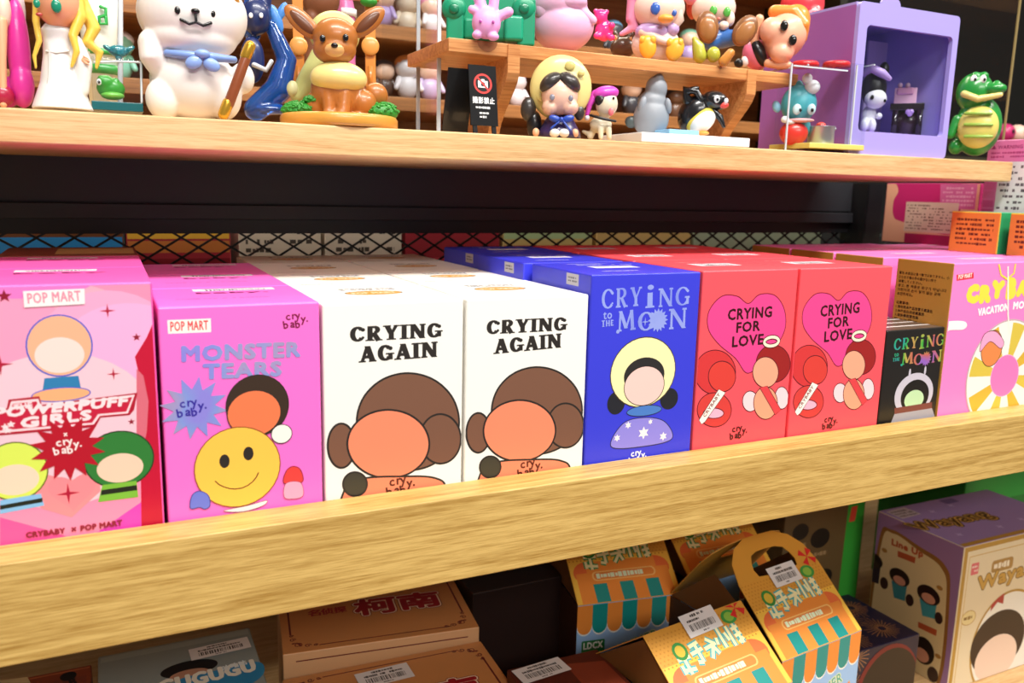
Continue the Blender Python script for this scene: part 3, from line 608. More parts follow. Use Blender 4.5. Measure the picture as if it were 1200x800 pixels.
class Fig:
    def __init__(s, name, label, cat, x0, Y, z, group=None, face=None):
        P = aty(x0, 120, Y)
        for _ in range(3): q = proj((P[0], Y, z)); P = aty(x0, q[1], Y)
        P = np.array([P[0], Y, z]); s.x0, s.y0, dep = proj(P); s.s = dep/F_PX
        th = math.atan2(P[0]-CAM[0], P[1]-CAM[1]); s.ca = math.cos(th-YAW)
        s.root = thing(name, label, cat, tuple(P), -th if face is None else face, group); s.P = P
        an = -th if face is None else face; s.ax = np.array([math.cos(an), math.sin(an), 0]); s.ay = np.array([-math.sin(an), math.cos(an), 0])
    def p(s, X, Y, d=0):
        q = s.P-s.ay*d*s.s; r = ray(X, Y); w_ = CAM+r*np.dot(q-CAM, s.ay)/np.dot(r, s.ay)-s.P
        return np.array([w_ @ s.ax, w_ @ s.ay, w_[2]])
    def E(s, X, Y, rx, ry, d=0, rz=None, rot=0, tilt=0): return ell(s.p(X, Y, d), np.array([rx*s.ca, (min(rx, ry) if rz is None else rz), ry])*s.s, (math.radians(tilt), math.radians(rot), 0), *((44, 30) if max(rx, ry) > 18 else (24, 14)))
    def T(s, *pts): return tube([tuple(s.p(q[0], q[1], q[2]))+(q[3]*s.s,) for q in pts])
    def B(s, X, Y, hx, hy, d=0, hz=None, rot=0):
        c = s.p(X, Y, d); h = np.array([hx, hx if hz is None else hz, hy])*s.s; V = np.array(boxv(-h, h)); Rm = np.array(Matrix.Rotation(math.radians(rot), 3, 'Y')); return V @ Rm.T+c, BOXF
    def L(s, X, Y, prof, d=0): return lathe([(r*s.s, z*s.s) for r, z in prof], s.p(X, Y, d))
    def part(s, name, mat, shapes, fuse=0, bevel=0, parent=None, smooth=True, label=None):
        if isinstance(mat, str): mat = M(mat, .33, 0, .25)
        V = []; Fs = []
        for v, f in shapes: b = len(V); V += [tuple(q) for q in v]; Fs += [tuple(i+b for i in q) for q in f]
        o = mesh(name, V, Fs, mat, parent or s.root, smooth, local=True)
        if fuse:
            m = o.modifiers.new('skin', 'REMESH'); m.mode = 'VOXEL'; m.voxel_size = fuse*s.s; m.use_smooth_shade = True
            k = o.modifiers.new('soft', 'SMOOTH'); k.iterations = 8; k.factor = .5
        if bevel:
            m = o.modifiers.new('edge', 'BEVEL'); m.width = bevel*s.s; m.segments = 3; m.limit_method = 'ANGLE'; o.modifiers.new('wn', 'WEIGHTED_NORMAL')
        if label: o['label'] = label
        return o
    def eyes(s, pts, r, col='1a1718', ry=None, rz=None):
        for X, Y, d in pts: s.part('eye', M(col, .15, 0, .5), [s.E(X, Y, r, ry or r*1.25, d, rz or r*.5)])
SKIN = M('f2b48c', .4, 0, .2); PALE = M('f4d8c6', .4, 0, .2)

# magenta caped doll, far left
f = Fig('toy_doll', 'toy doll with magenta cape cut by the left frame edge', 'figurine', 12, .135, ZT)
f.part('cape', 'd8329c', [f.E(22, 60, 14, 60, 0, 14), f.E(26, 100, 15, 26, 2, 16), f.E(8, 108, 16, 18, -4, 12)], 1.6)
f.part('leg', SKIN, [f.T((2, 25, 14, 6), (3, 70, 15, 4), (4, 122, 14, 4))])
f.part('skirt', 'a3123e', [f.E(4, 112, 13, 12, 12, 8)]); f.part('torso', PALE, [f.E(4, 12, 9, 20, 8, 8)]); f.part('hair', 'cdbfc4', [f.E(22, 12, 8, 24, -6, 8)])
# blond doll in white
f = Fig('toy_doll', 'toy doll with long wavy blond hair and white robe', 'figurine', 76, .118, ZT)
f.part('robe', M('e9e6e4', .3, 0, .3), [f.L(74, 129, [(33, 0), (30, 8), (22, 30), (17, 60), (16, 78), (18, 88), (12, 96)]), f.T((62, 52, 6, 9), (66, 75, 10, 8)), f.T((88, 50, 4, 9), (98, 75, 10, 10), (96, 106, 10, 8))], 1.5)
f.part('hem_trim', M('c9c4bd', .35), [f.T((58, 58, 14, 1), (57, 90, 16, 1), (53, 118, 20, 1))]); f.part('belt', M('d6d2cc', .35), [f.T((54, 60, 12, 1.2), (66, 62, 17, 1.2), (80, 60, 16, 1.2))])
f.part('hand', SKIN, [f.E(100, 71, 5, 4, 18, 3), f.E(100, 67, 4, 1.2, 20, 1.5, 30), f.E(101, 70, 4, 1.2, 20, 1.5, 30), f.E(101, 74, 4, 1.2, 20, 1.5, 30)])
f.part('head', M('f3a982', .4, 0, .2), [f.E(68, 2, 27, 30, 6, 26), f.E(66, 26, 12, 8, 8, 10), f.T((66, 34, 4, 6), (66, 44, 2, 7))], 1.5)
f.part('ear', M('f3a982', .4, 0, .2), [f.E(101, 10, 10, 4, 0, 3, 40)])
f.part('hair', 'ecc64e', [f.E(72, -18, 34, 24, -2, 28), f.T((88, -8, 8, 8), (94, 20, 12, 7), (85, 42, 16, 5), (90, 60, 18, 4), (84, 78, 18, 2)), f.T((96, 4, 0, 8), (110, 34, 2, 8), (102, 50, 4, 7), (117, 62, 4, 5), (113, 80, 4, 2)), f.T((44, -6, 6, 5), (42, 24, 8, 4), (46, 48, 10, 3.5), (40, 66, 10, 2.5), (42, 80, 10, 1.5))], 1.3)
f.eyes([(66, 7, 31)], 6, '1c8a6a'); f.eyes([(43, 4, 27)], 4, '1c8a6a'); f.part('mouth', 'b03a34', [f.E(46, 17, 4, 2.2, 28, 2)])
# striped cup behind
f = Fig('paper_cup', 'green and white striped cup behind the blond doll', 'cup', 122, .21, ZT)
f.part('cup', M('e9efe8', .4), [f.L(122, 128, [(14, 0), (20, 88), (24, 130)])]); f.part('band', '3ca04a', [f.L(122, 88, [(18.5, 0), (19.6, 10)]), f.L(122, 66, [(20.4, 0), (21, 6)])]); f.part('number', '2aa84a', [f.T((118, 8, 25, 2), (124, 10, 25, 2), (124, 18, 25, 2), (116, 20, 25, 2), (117, 28, 25, 2), (125, 28, 25, 2), (124, 20, 25, 2))])
# teal swirl on clear rod
f = Fig('acrylic_stand', 'teal star topped clear acrylic rod behind the blond doll', 'stand', 139, .165, ZT)
f.part('rod', SMOKE, [f.T((141, 128, 0, 3), (141, 60, 0, 3), (141, -20, 0, 3))]); f.part('finial', TEALG, [f.E(139, 60, 12, 7, 2, 6), f.E(127, 57, 7, 3, 2, 3, 30), f.E(151, 58, 8, 3, 2, 3, -30), f.E(139, 68, 4, 5, 2, 4)]); f.part('foot', TEALG, [f.L(141, 130, [(12, 0), (12, 3)])])
# frog in case
f = Fig('display_case', 'small clear case on teal base holding a green frog', 'case', 138, .125, ZT)
f.part('case_base', M('1d5a62', .2), [f.B(138, 126, 27, 5, 0, 18)], 0, 1); f.part('case_cover', ACRYL, [f.B(138, 96, 27, 25, 0, 18)], 0, 3, smooth=False); f.part('case_rim', SMOKE, [f.T((111, 73, 17, 1.2), (138, 72, 18, 1.2), (165, 73, 17, 1.2)), f.T((165, 73, 17, 1.2), (166, 120, 17, 1.2))])
f = Fig('toy_frog', 'tiny green frog figurine inside the clear case', 'figurine', 129, .122, ZT+.0065)
f.part('body', '3a9a34', [f.E(130, 104, 17, 12, 0, 11), f.E(124, 97, 11, 9, 3, 9), f.E(118, 92, 4, 4, 6), f.E(136, 95, 4, 4, 3)], 1.2); f.part('belly', '6cb84a', [f.E(132, 112, 14, 5, 3, 10)]); f.eyes([(116, 96, 10)], 3, 'f2f2f2'); f.eyes([(116, 96, 12.5)], 1.6)
# white bear
WT = M('f1ebe6', .42, 0, .1)
f = Fig('toy_bear', 'large white bear figurine with blue scarf and brown hat', 'figurine', 226, .122, ZT)
f.part('body', WT, [f.E(226, 96, 50, 46, 0, 38), f.E(226, 18, 64, 48, 4, 44), f.E(224, 45, 54, 26, 6, 38), f.E(192, 116, 21, 24, 14, 20), f.E(262, 112, 22, 28, 10, 20), f.T((178, 50, 18, 15), (178, 66, 22, 14), (186, 76, 14, 14)), f.E(284, 92, 15, 18, 6, 14)], 1.8)
f.part('scarf', '7e9cd8', [f.T((196, 62, 30, 4), (222, 65, 42, 5), (250, 67, 39, 5), (274, 70, 26, 4))]); f.part('scarf_knot', '87a5e0', [f.E(237, 63, 9, 5, 45, 5), f.E(227, 73, 10, 7, 45, 4, -25), f.E(248, 76, 10, 7, 44, 4, 25)])
f.part('hat', 'c98a3a', [f.E(240, -22, 44, 20, 0, 36), f.T((252, -8, 34, 4), (275, 0, 24, 5), (283, 12, 10, 3))])
f.eyes([(208, 12, 46), (249, 16, 44)], 3.4); f.part('nose', M('141214', .15), [f.E(229, 13, 5, 3, 50, 3)])
f.part('mouth', M('141214', .15), [f.T((229, 15, 49, 1.4), (230, 26, 49, 1.6), (222, 28, 49, 1.8), (212, 23, 47, 1.8)), f.T((230, 26, 49, 1.6), (238, 30, 48, 1.8), (247, 27, 46, 1.8))])
f = Fig('toy_flute', 'brown toy flute with gold ends held by the white bear', 'flute', 262, .100, ZT)
f.part('barrel', M('8a4a2a', .3), [f.T((268, 122, 0, 6), (288, 68, 0, 6))]); f.part('gold_end', M('d8a83a', .25, .7), [f.T((262, 134, 0, 6.4), (267, 121, 0, 6.6))]); f.part('gold_end', M('d8a83a', .25, .7), [f.T((288, 66, 0, 6.6), (293, 54, 0, 6.4))])
# blue translucent figure
f = Fig('toy_dragon', 'dark blue figurine with translucent blue wave behind the white bear', 'figurine', 308, .165, ZT)
f.part('wave', BLUEG, [f.T((300, 128, 0, 14), (326, 105, 0, 16), (336, 70, 0, 12), (318, 30, 0, 8)), f.E(316, 128, 26, 6, 4, 14), f.T((296, 40, 0, 10), (292, 10, 0, 9), (300, -10, 0, 7))], 1.6)
f.part('body', '1d2a5c', [f.E(296, 70, 14, 26, 8, 12), f.E(300, 20, 17, 20, 8, 14), f.E(310, 4, 8, 30, 4, 6, 8)], 1.5); f.part('arm', 'c8cdd6', [f.T((298, 76, 20, 3), (312, 82, 22, 3), (318, 72, 22, 2.5))]); f.part('wing', '4a8ad8', [f.E(324, 22, 6, 16, 2, 4, -20), f.E(330, 14, 5, 12, 2, 3, 25)]); f.eyes([(294, 18, 23), (306, 18, 23)], 2.4, 'eef2fa')
# brown seated animal toy on a round base
BN = M('b06a2c', .36, 0, .25)
f = Fig('toy_animal', 'brown long-eared animal toy with cream bib on an orange base', 'figurine', 398, .122, ZT)
f.part('base', 'd89a40', [f.L(398, 151, [(66, 0), (68, 3), (68, 11), (66, 14)], -4)])
f.part('body', BN, [f.E(396, 108, 32, 34, 0, 26), f.E(425, 122, 17, 17, 4, 18), f.E(370, 124, 14, 16, 0, 14), f.T((384, 108, 16, 9), (386, 132, 20, 7), (385, 135, 22, 8)), f.T((404, 108, 18, 9), (402, 130, 22, 8), (400, 135, 24, 8)), f.E(418, 137, 9, 5, 16, 9)], 1.5)
f.part('head', BN, [f.E(393, 44, 26, 22, 8, 23), f.E(392, 58, 25, 17, 10, 22)], 1.4)
for X0, X1, Y1 in ((372, 336, 14), (416, 446, 14)):
    e = f.part('ear', BN, [f.E((X0+X1)/2, 26, 25, 11, 2, 5, 42 if X0 < 390 else -42)]); f.part('inner_ear', '6a3c22', [f.E((X0+X1)/2, 26, 18, 6.5, 5, 3, 42 if X0 < 390 else -42)], parent=e)
f.part('bib', 'efdc8c', [f.E(397, 92, 33, 19, 8, 26)]); f.part('muzzle', 'dca868', [f.E(392, 58, 13, 9, 24, 10)])
f.part('tail', BN, [f.E(440, 112, 15, 15, -6, 12)])
f.eyes([(378, 45, 30), (405, 44, 30)], 3.4, '141012', 4); f.part('nose', M('1c1210', .2), [f.E(392, 53, 4, 2.8, 34, 2)])
for X, Y, r in ((349, 130, 19), (447, 132, 20), (366, 118, 10)):
    g = [f.E(X, Y, r, r*.55, 6, r*.7)]; rn = random.Random(X)
    for i in range(150):
        t, p_ = rn.uniform(0, 6.28), math.acos(rn.uniform(0, 1)); g.append(ell(f.p(X+math.cos(t)*math.sin(p_)*r, Y-r*.6*math.cos(p_), 6+math.sin(t)*math.sin(p_)*r*.75), np.array([2.0, 2.0, 1.3])*f.s, (rn.uniform(-.6, .6), rn.uniform(-.6, .6), 0), 6, 4))
    props(f.part('bush', M('2f8a2c', .45), g), kind='stuff')
# orange gate behind
f = Fig('toy_gate', 'orange toy gate posts behind the brown animal toy', 'figurine', 392, .175, ZT)
for X in (350, 434):
    q = f.part('post', 'd98a3c', [f.B(X, 62, 6, 72, 0, 4)], 0, 1); f.part('medallion', 'e29a4c', [f.E(X, 54, 10.5, 10.5, 6, 3)], parent=q); f.part('slot', 'c87a30', [f.B(X, 92, 2.5, 14, 4.5, 1)], parent=q)
f.part('crossbar', 'd98a3c', [f.B(392, -8, 50, 6, 0, 4)], 0, 1); f.part('leaf_tuft', '2f8a2c', [f.E(432, 2, 10, 6, 8, 6)])
f = Fig('toy_creature', 'pale yellow green creature figurine behind the brown animal toy', 'figurine', 366, .152, ZT)
f.part('body', M('c9cc84', .35), [f.T((350, 112, 4, 10), (362, 96, 2, 14), (378, 66, 0, 14)), f.E(392, 40, 30, 26, -8, 18)], 1.6); f.part('foot', M('dcdca6', .35), [f.E(343, 104, 7, 9, 10, 7)])
f = Fig('toy_doll', 'brown doll standing high behind the gate posts', 'figurine', 374, .235, ZT)
f.part('legs', M('7a4a30', .45), [f.T((364, 126, 0, 8), (364, 60, 0, 8), (366, 20, 0, 10)), f.T((386, 126, 0, 8), (386, 60, 0, 8), (384, 20, 0, 10)), f.E(376, 0, 22, 20, 0, 14)], 1.6); f.part('coat', 'd64a8c', [f.E(376, -24, 26, 18, 0, 18)])
f = Fig('toy_bottle', 'slim pink bottle standing behind the brown animal toy', 'bottle', 406, .255, ZT)
f.part('bottle', 'e07ab0', [f.L(406, 128, [(10, 0), (11, 6), (11, 110), (8, 124), (8, 150)])]); f.part('collar', 'f2f0ee', [f.L(406, 20, [(11.6, 0), (11.6, 8)])])

# standing acrylic sheets
for X, Y, l in ((490, .20, 'left of the two upright clear acrylic sheets beside the riser'), (514, .15, 'right of the two upright clear acrylic sheets beside the riser')):
    P = aty(X, 150, Y); t = thing('acrylic_sheet', l, 'panel', (P[0], Y+.05, ZT), 0, 'clear acrylic sheets')
    box('sheet', (P[0]-.0012, Y+.0012, ZT), (P[0]+.0012, Y+.13, .22), ACRYL, t); box('polished_edge', (P[0]-.0013, Y-.0005, ZT), (P[0]+.0013, Y+.001, .22), M('cfd6de', .15), t)

# wooden riser
rz0, rz1, RY = .0895, .0985, .12
rs = thing('riser_shelf', 'small wooden riser shelf with curved brackets holding toys', 'shelf', (.36, .165, ZT))
box('riser_board', (.2095, RY, rz0), (.514, .205, rz1), PINE, rs, .0008)
nt = mesh('board_knot', [(aty(571, 50, RY)[0]+.0075*math.cos(math.pi*(1+i/12)), RY-.0002, rz1+.0068*math.sin(math.pi*(1+i/12))) for i in range(13)], [tuple(range(13))], M('9a5c30', .5), rs)
for X in (601, 880):
    x = aty(X, 95, RY)[0]; prof = [(RY-.001, rz0+.0085), (RY-.001, rz0-.010)]+[(RY-.001+.032*math.sin(t*math.pi/2/8)**1.5, rz0-.010-(rz0-.010-ZT)*(t/8)) for t in range(1, 9)]+[(.20, ZT), (.20, rz0)]
    n = len(prof); V = [(x-.0045, p[0], p[1]) for p in prof]+[(x+.0045, p[0], p[1]) for p in prof]
    o = mesh('bracket', V, [tuple(range(n)), tuple(range(2*n-1, n-1, -1))]+[(i, i+n, (i+1) % n+n, (i+1) % n) for i in range(n)], PINE, rs)
# A-frame sign
P = aty(556, 157, .108); sg = thing('easel_sign', 'small black folding floor sign with red no-camera symbol', 'sign', (P[0], .115, ZT), 0)
def panel(xa, xb, ya, yb, z0, z1, nm):
    t = .0012; v = [(xa, ya, z0), (xb, ya, z0), (xb, ya+t, z0), (xa, ya+t, z0), (xa, yb, z1), (xb, yb, z1), (xb, yb+t, z1), (xa, yb+t, z1)]; return mesh(nm, v, BOXF, M('141416', .25, 0, .3), sg)
xl = aty(551, 120, .105)[0]; xr = aty(583, 120, .105)[0]
panel(xl, xr, .103, .109, ZT+.0055, ZT+.0445, 'sign_board'); panel(xl-.011, xr-.012, .128, .116, ZT, ZT+.0425, 'rear_board')
for x in (xl+.003, xr-.003): panel(x-.0015, x+.0015, .102, .1035, ZT, ZT+.006, 'leg')
a = Art((xl, .103, ZT+.0055), (1, 0, 0), (0, .006, .039), (0, -.039, .006)); W = xr-xl
c = (W*.5, .0275); a.poly(disc(c[0], c[1], .0066, None, 28), 'e2403c'); a.poly(disc(c[0], c[1], .0053, None, 28), '161416')
a.poly([(c[0]-.0035, c[1]-.0026), (c[0]+.0035, c[1]-.0026), (c[0]+.0035, c[1]+.0019), (c[0]+.0016, c[1]+.0019), (c[0]+.001, c[1]+.003), (c[0]-.001, c[1]+.003), (c[0]-.0016, c[1]+.0019), (c[0]-.0035, c[1]+.0019)], 'f2f2f2'); a.poly(disc(c[0], c[1]-.0004, .0015), '161416'); a.line([(c[0]-.004, c[1]+.0042), (c[0]+.004, c[1]-.0042)], 'e2403c', .0012)
a.text('撮影禁止', 'f2f2f2', (W*.1, .0145), (W*.9, .0145), .0042, .00012, px=False); a.marks(W*.2, W*.8, .0105, .0132, 1, 'e0e0e0'); a.marks(W*.33, W*.67, .0045, .0095, 2, 'e0e0e0', seed=6)
a.build('sign_print', sg)
# doll with round yellow hood
f = Fig('toy_doll', 'doll figurine with large round yellow hood and blue ribbon bow', 'figurine', 655, .110, ZT)
f.part('hood', 'ead98c', [f.E(657, 103, 36, 37, -4, 12)]); [f.part('hood_dent', 'dcc878', [f.E(X, Y, r, r*.9, 7, 1.5)]) for X, Y, r in ((668, 77, 6), (681, 86, 4), (634, 114, 5))]
f.part('head', M('f2c4ac', .4, 0, .2), [f.E(656, 112, 21, 22, 10, 19), f.E(645, 126, 10, 9, 16, 12), f.E(668, 126, 10, 9, 16, 12)], 1.3)
f.part('hair', '3a3432', [f.E(646, 97, 15, 10, 13, 16, -38), f.E(667, 97, 15, 10, 13, 16, 38), f.E(619, 128, 9, 14, -2, 8), f.E(679, 132, 6, 9, -2, 6)])
f.part('dress', '35285c', [f.L(655, 162, [(26, 0), (24, 8), (16, 22), (10, 26)])]); f.part('cape', '17161a', [f.E(626, 146, 9, 16, -6, 10)])
f.part('bow', '2a4cb0', [f.E(650, 139, 7, 4, 24, 3, 15), f.E(666, 139, 7, 4, 24, 3, -15), f.E(658, 140, 2.5, 3, 26, 3), f.T((656, 142, 25, 1.2), (646, 150, 26, 1.2)), f.T((660, 142, 25, 1.2), (668, 152, 26, 1.2))])
f.part('foot', 'f2ece2', [f.E(650, 156, 6, 5, 24, 6)]); f.part('foot', 'f2ece2', [f.E(661, 156, 6, 5, 24, 6)]); f.part('hand', SKIN, [f.E(628, 155, 4, 5, 16, 4)]); f.part('hand', SKIN, [f.E(674, 156, 4, 5, 16, 4)])
f.eyes([(647, 114, 29), (669, 115, 29)], 2.8, '8a8a96')
# cream dog
CR = M('e8dcc0', .4, 0, .2)
f = Fig('toy_dog', 'cream dog figurine wearing a magenta stocking cap', 'figurine', 706, .106, ZT)
f.part('body', CR, [f.E(704, 146, 13, 10, 0, 9), f.T((704, 150, 8, 4), (704, 161, 8, 3)), f.T((713, 150, 6, 4), (714, 161, 6, 3)), f.T((696, 150, -4, 4), (692, 160, -4, 4)), f.E(711, 122, 13, 15, 4, 11), f.T((688, 156, -4, 3), (683, 154, -4, 2))], 1.1)
f.part('cap', 'd94ac0', [f.E(709, 110, 16, 9, 2, 13, -10), f.T((698, 110, 4, 5), (691, 122, 6, 3.5), (688, 134, 8, 2.5))]); f.part('pompom', 'f2e6f0', [f.E(688, 138, 3, 3.2, 8, 3)])
f.part('eye_patch', M('1a1718', .3), [f.E(704, 117, 7, 7, 10, 4.5)]); f.part('collar', M('1f1c1c', .3), [f.T((692, 135, 8, 1.6), (706, 139, 15, 1.6), (721, 142, 10, 1.6))]); f.part('tongue', 'ec7a80', [f.E(716, 131, 3, 4.5, 14, 2)]); f.eyes([(719, 115, 13)], 1.4); f.eyes([(705, 117, 14.5)], 2, '3a3434')
# white platform
P0 = aty(752, 170, .092); P1 = aty(879, 172, .092)
pl = thing('display_plinth', 'low white slab under the grey bird and the penguin', 'plinth', ((P0[0]+P1[0])/2, .12, ZT)); box('slab', (P0[0], .0925, ZT), (P1[0], .150, ZT+.0068), M('f3f1ee', .35), pl, .0006); box('blue_tile', (aty(780, 150, .11)[0], .105, ZT+.0068), (aty(815, 150, .11)[0], .125, ZT+.0112), M('8ec4ea', .4), pl, .0005)
ZP = ZT+.0068
f = Fig('toy_seal', 'plain grey seal figurine seen from behind on the white slab', 'figurine', 762, .132, ZP)
f.part('body', M('8f959e', .42), [f.E(763, 138, 21, 24, 0, 18), f.E(764, 120, 17, 14, 0, 14), f.E(769, 104, 13, 15, 0, 12), f.E(772, 92, 6, 6, 4, 5)], 1.3); f.part('flipper', M('969ca6', .42), [f.E(753, 122, 4.5, 9, 10, 5, 15)]); f.part('flipper', M('8a909a', .42), [f.E(783, 124, 4, 9, 6, 4, -10)]); f.part('tail', '4c5a5c', [f.E(740, 143, 8, 7, -2, 5, 20)])
f = Fig('toy_penguin', 'black and white penguin figurine leaning forward on the white slab', 'figurine', 820, .125, ZP)
PB = M('17171a', .25, 0, .4)
f.part('body', PB, [f.E(815, 134, 20, 24, 0, 17, 25), f.E(838, 118, 16, 11, 6, 12, 12), f.T((826, 124, 2, 11), (838, 118, 6, 10))], 1.2); f.part('belly', 'f0eeea', [f.E(823, 143, 17, 11, 11, 11, -38)]); f.part('belly_edge', 'e8d050', [f.E(821, 141, 18.5, 12.5, 9, 10, -38)])
f.part('flipper', PB, [f.T((806, 118, 8, 6), (803, 104, 10, 4), (817, 108, 12, 4), (822, 118, 12, 3)), f.E(810, 106, 10, 4, 10, 4, -20)]); f.part('flipper', PB, [f.T((836, 130, 8, 4), (844, 138, 10, 4), (848, 148, 10, 2))]); f.part('beak', 'e8504a', [f.E(848, 123, 6, 3.8, 12, 4)]); f.eyes([(840, 116, 17)], 3.4, 'eef2f4'); f.eyes([(851, 118, 15)], 2.4, 'eef2f4'); f.eyes([(841, 116.5, 19)], 1.6); f.part('foot', 'e89a3c', [f.E(823, 156, 8, 3, 14, 8)])

# ---- toys on top of the riser
f = Fig('toy_armchair', 'green toy armchair with scrolled arms on the riser', 'figurine', 575, .15, rz1)
GR = M('16926a', .38)
f.part('back', GR, [f.B(578, 8, 44, 30, -14, 8)], 0, 7); f.part('seat', GR, [f.B(578, 38, 34, 12, 6, 20)], 0, 4)
for X in (534, 616):
    q = f.part('arm', GR, [f.B(X, 30, 10, 26, 6, 22)], 0, 3); f.part('arm_scroll', GR, [f.E(X-2, 10, 14, 14, 24, 8)], parent=q); f.part('scroll_button', '0f7a56', [f.E(X-2, 10, 6, 6, 31, 3)], parent=q)
f.part('cushion', '1d9f78', [f.B(602, 34, 11, 14, 24, 8)], 0, 4)
f = Fig('toy_bunny', 'light pink bunny figurine in front of the green armchair', 'figurine', 572, .1215, rz1)
PKB = M('f0a8e0', .42)
f.part('body', PKB, [f.E(570, 27, 17, 18, 8, 14), f.E(559, 41, 6, 5, 14, 6), f.E(578, 43, 7, 5, 14, 6), f.T((565, 12, 8, 7), (560, -8, 6, 7)), f.T((578, 12, 8, 6), (580, -8, 6, 6)), f.T((584, 20, 8, 6), (596, 14, 8, 6)), f.T((560, 14, 10, 5), (553, 11, 10, 5))], 1.1)
f.eyes([(563, 25, 21.5), (578, 26, 21.5)], 1.6, 'b04a9c')
f = Fig('toy_figure', 'large rounded pale pink figurine between armchair and duck doll', 'figurine', 660, .145, rz1)
f.part('body', M('eeb6d8', .36), [f.E(660, 30, 36, 30, 0, 30), f.E(654, 4, 34, 22, 4, 26)], 1.6); f.part('hood', M('eebadc', .3, 0, .4), [f.E(644, -4, 20, 14, 14, 14), f.E(668, 2, 20, 10, 18, 12), f.T((680, 14, 14, 8), (694, 24, 10, 6)), f.E(638, 10, 12, 14, 14, 10)], 1.4)
f = Fig('gem_bear', 'small hot pink translucent gem bear on the riser', 'figurine', 708, .16, rz1)
f.part('body', M('f23a8c', .12, 0, .6), [f.E(708, 36, 11, 12, 0, 8), f.E(704, 20, 8, 9, 2, 7), f.E(698, 13, 3, 3, 3), f.E(711, 14, 3, 3, 3), f.E(717, 30, 4, 4, 6), f.E(700, 42, 5, 4, 6), f.E(716, 44, 5, 4, 6)], 1.0)
f = Fig('toy_doll', 'doll in pink duck hood with yellow webbed feet on the riser', 'figurine', 768, .142, rz1)
f.part('body', M('efe0dc', .4), [f.E(768, 52, 28, 22, 0, 20)]); f.part('shirt', 'c9a8dc', [f.E(764, 38, 20, 12, 8, 16), f.E(788, 34, 8, 8, 10, 8)]); f.part('arm', PALE, [f.T((754, 38, 16, 6), (772, 46, 22, 5), (784, 50, 22, 4))]); f.part('raised_arm', PALE, [f.T((786, 34, 8, 6), (796, 22, 12, 6), (794, 14, 14, 6))])
f.part('head', PALE, [f.E(772, 10, 30, 24, 6, 24)]); f.part('hood', 'f09cc0', [f.E(770, -10, 34, 24, 0, 28), f.T((744, -2, 6, 9), (740, 24, 6, 7), (746, 34, 6, 4)), f.T((742, 32, 6, 5), (728, 40, 6, 3))], 1.5); f.part('bill', 'f2a440', [f.E(780, 22, 9, 5, 30, 7)])
f.eyes([(768, 10, 30)], 5.5, '3a62b8'); f.eyes([(790, 15, 24)], 3, '3a62b8')
for X, Y, r in ((759, 55, -10), (791, 58, 20)): f.part('webbed_foot', 'f4b436', [f.E(X, Y, 10, 13, 24, 5, r), f.E(X-6, Y-8, 4, 5, 25, 4), f.E(X+6, Y-8, 4, 5, 25, 4)])
f = Fig('toy_doll', 'red haired doll in blue overalls showing brown boot soles', 'figurine', 846, .150, rz1)
f.part('head', PALE, [f.E(836, 10, 26, 20, 4, 20)]); f.part('hair', 'c8442a', [f.E(834, -12, 30, 18, -2, 22), f.E(812, 6, 8, 16, 0, 10)]); f.part('hair_bun', 'f08aa0', [f.E(812, -2, 10, 8, 8, 8)])
f.part('overalls', '3a6cb4', [f.T((842, 34, 4, 12), (842, 46, 10, 11), (834, 50, 14, 10)), f.T((846, 46, 10, 11), (862, 44, 16, 9))], 1.4); f.part('hands', PALE, [f.E(856, 22, 5, 8, 14, 5), f.E(848, 30, 6, 5, 18, 5)])
for X, Y in ((829, 32), (873, 36)):
    q = f.part('boot', '8a5a34', [f.E(X, Y, 13, 18, 26, 6, -10 if X < 850 else 30)]); f.part('sole', 'a8703c', [f.E(X, Y+2, 10, 14, 29, 5, -10 if X < 850 else 30)], parent=q)
f.eyes([(836, 12, 23), (852, 14, 20)], 4.4, '5ab44a'); f.part('mouth', 'd67a6a', [f.E(842, 22, 2.5, 1.8, 22, 1.5)])
f = Fig('toy_cactus', 'yellow green banana shaped toy under the red haired doll', 'figurine', 822, .130, rz1)
f.part('body', 'b4b43a', [f.T((820, 66, 4, 8), (818, 54, 4, 7), (814, 46, 4, 3)), f.E(836, 64, 8, 9, 2, 7)]); f.part('leg', 'd08a3a', [f.T((848, 72, 6, 6), (856, 62, 6, 5))])
f = Fig('toy_doll', 'orange haired doll lying on its side on the riser', 'figurine', 905, .136, rz1)
f.part('head', M('f2b494', .4, 0, .2), [f.E(920, 42, 25, 28, 6, 22, 30), f.E(904, 36, 14, 15, 16, 14), f.E(916, 62, 14, 12, 16, 13)], 1.4); f.part('hair', 'ec923c', [f.E(928, 30, 20, 24, -2, 20, 25), f.T((908, 14, 8, 8), (930, 14, 12, 8), (942, 30, 12, 8), (942, 46, 8, 4))], 1.4)
f.part('shirt', 'ec7a9a', [f.E(886, 64, 16, 18, 2, 15, -25)]); f.part('belt', M('1d1a1c', .3), [f.E(889, 62, 9, 17, 6, 14, -25)]); f.part('arm', SKIN, [f.T((884, 52, 10, 5), (886, 32, 12, 4.5), (890, 22, 14, 5))]); f.part('arm', SKIN, [f.T((900, 74, 12, 5), (912, 76, 14, 5), (924, 76, 14, 4))])
f.part('shoe', M('1b1a1c', .3), [f.E(866, 74, 6, 5, 10, 5)]); f.part('sock', 'f0eef0', [f.E(873, 72, 5, 6, 9, 5)]); f.part('leg', SKIN, [f.T((874, 68, 4, 5), (884, 66, 4, 6))])
f.eyes([(919, 30, 30), (929, 47, 28)], 4.6, '17130f', 6)
f = Fig('toy_figure', 'red crouching figurine behind the orange haired doll', 'figurine', 945, .185, rz1)
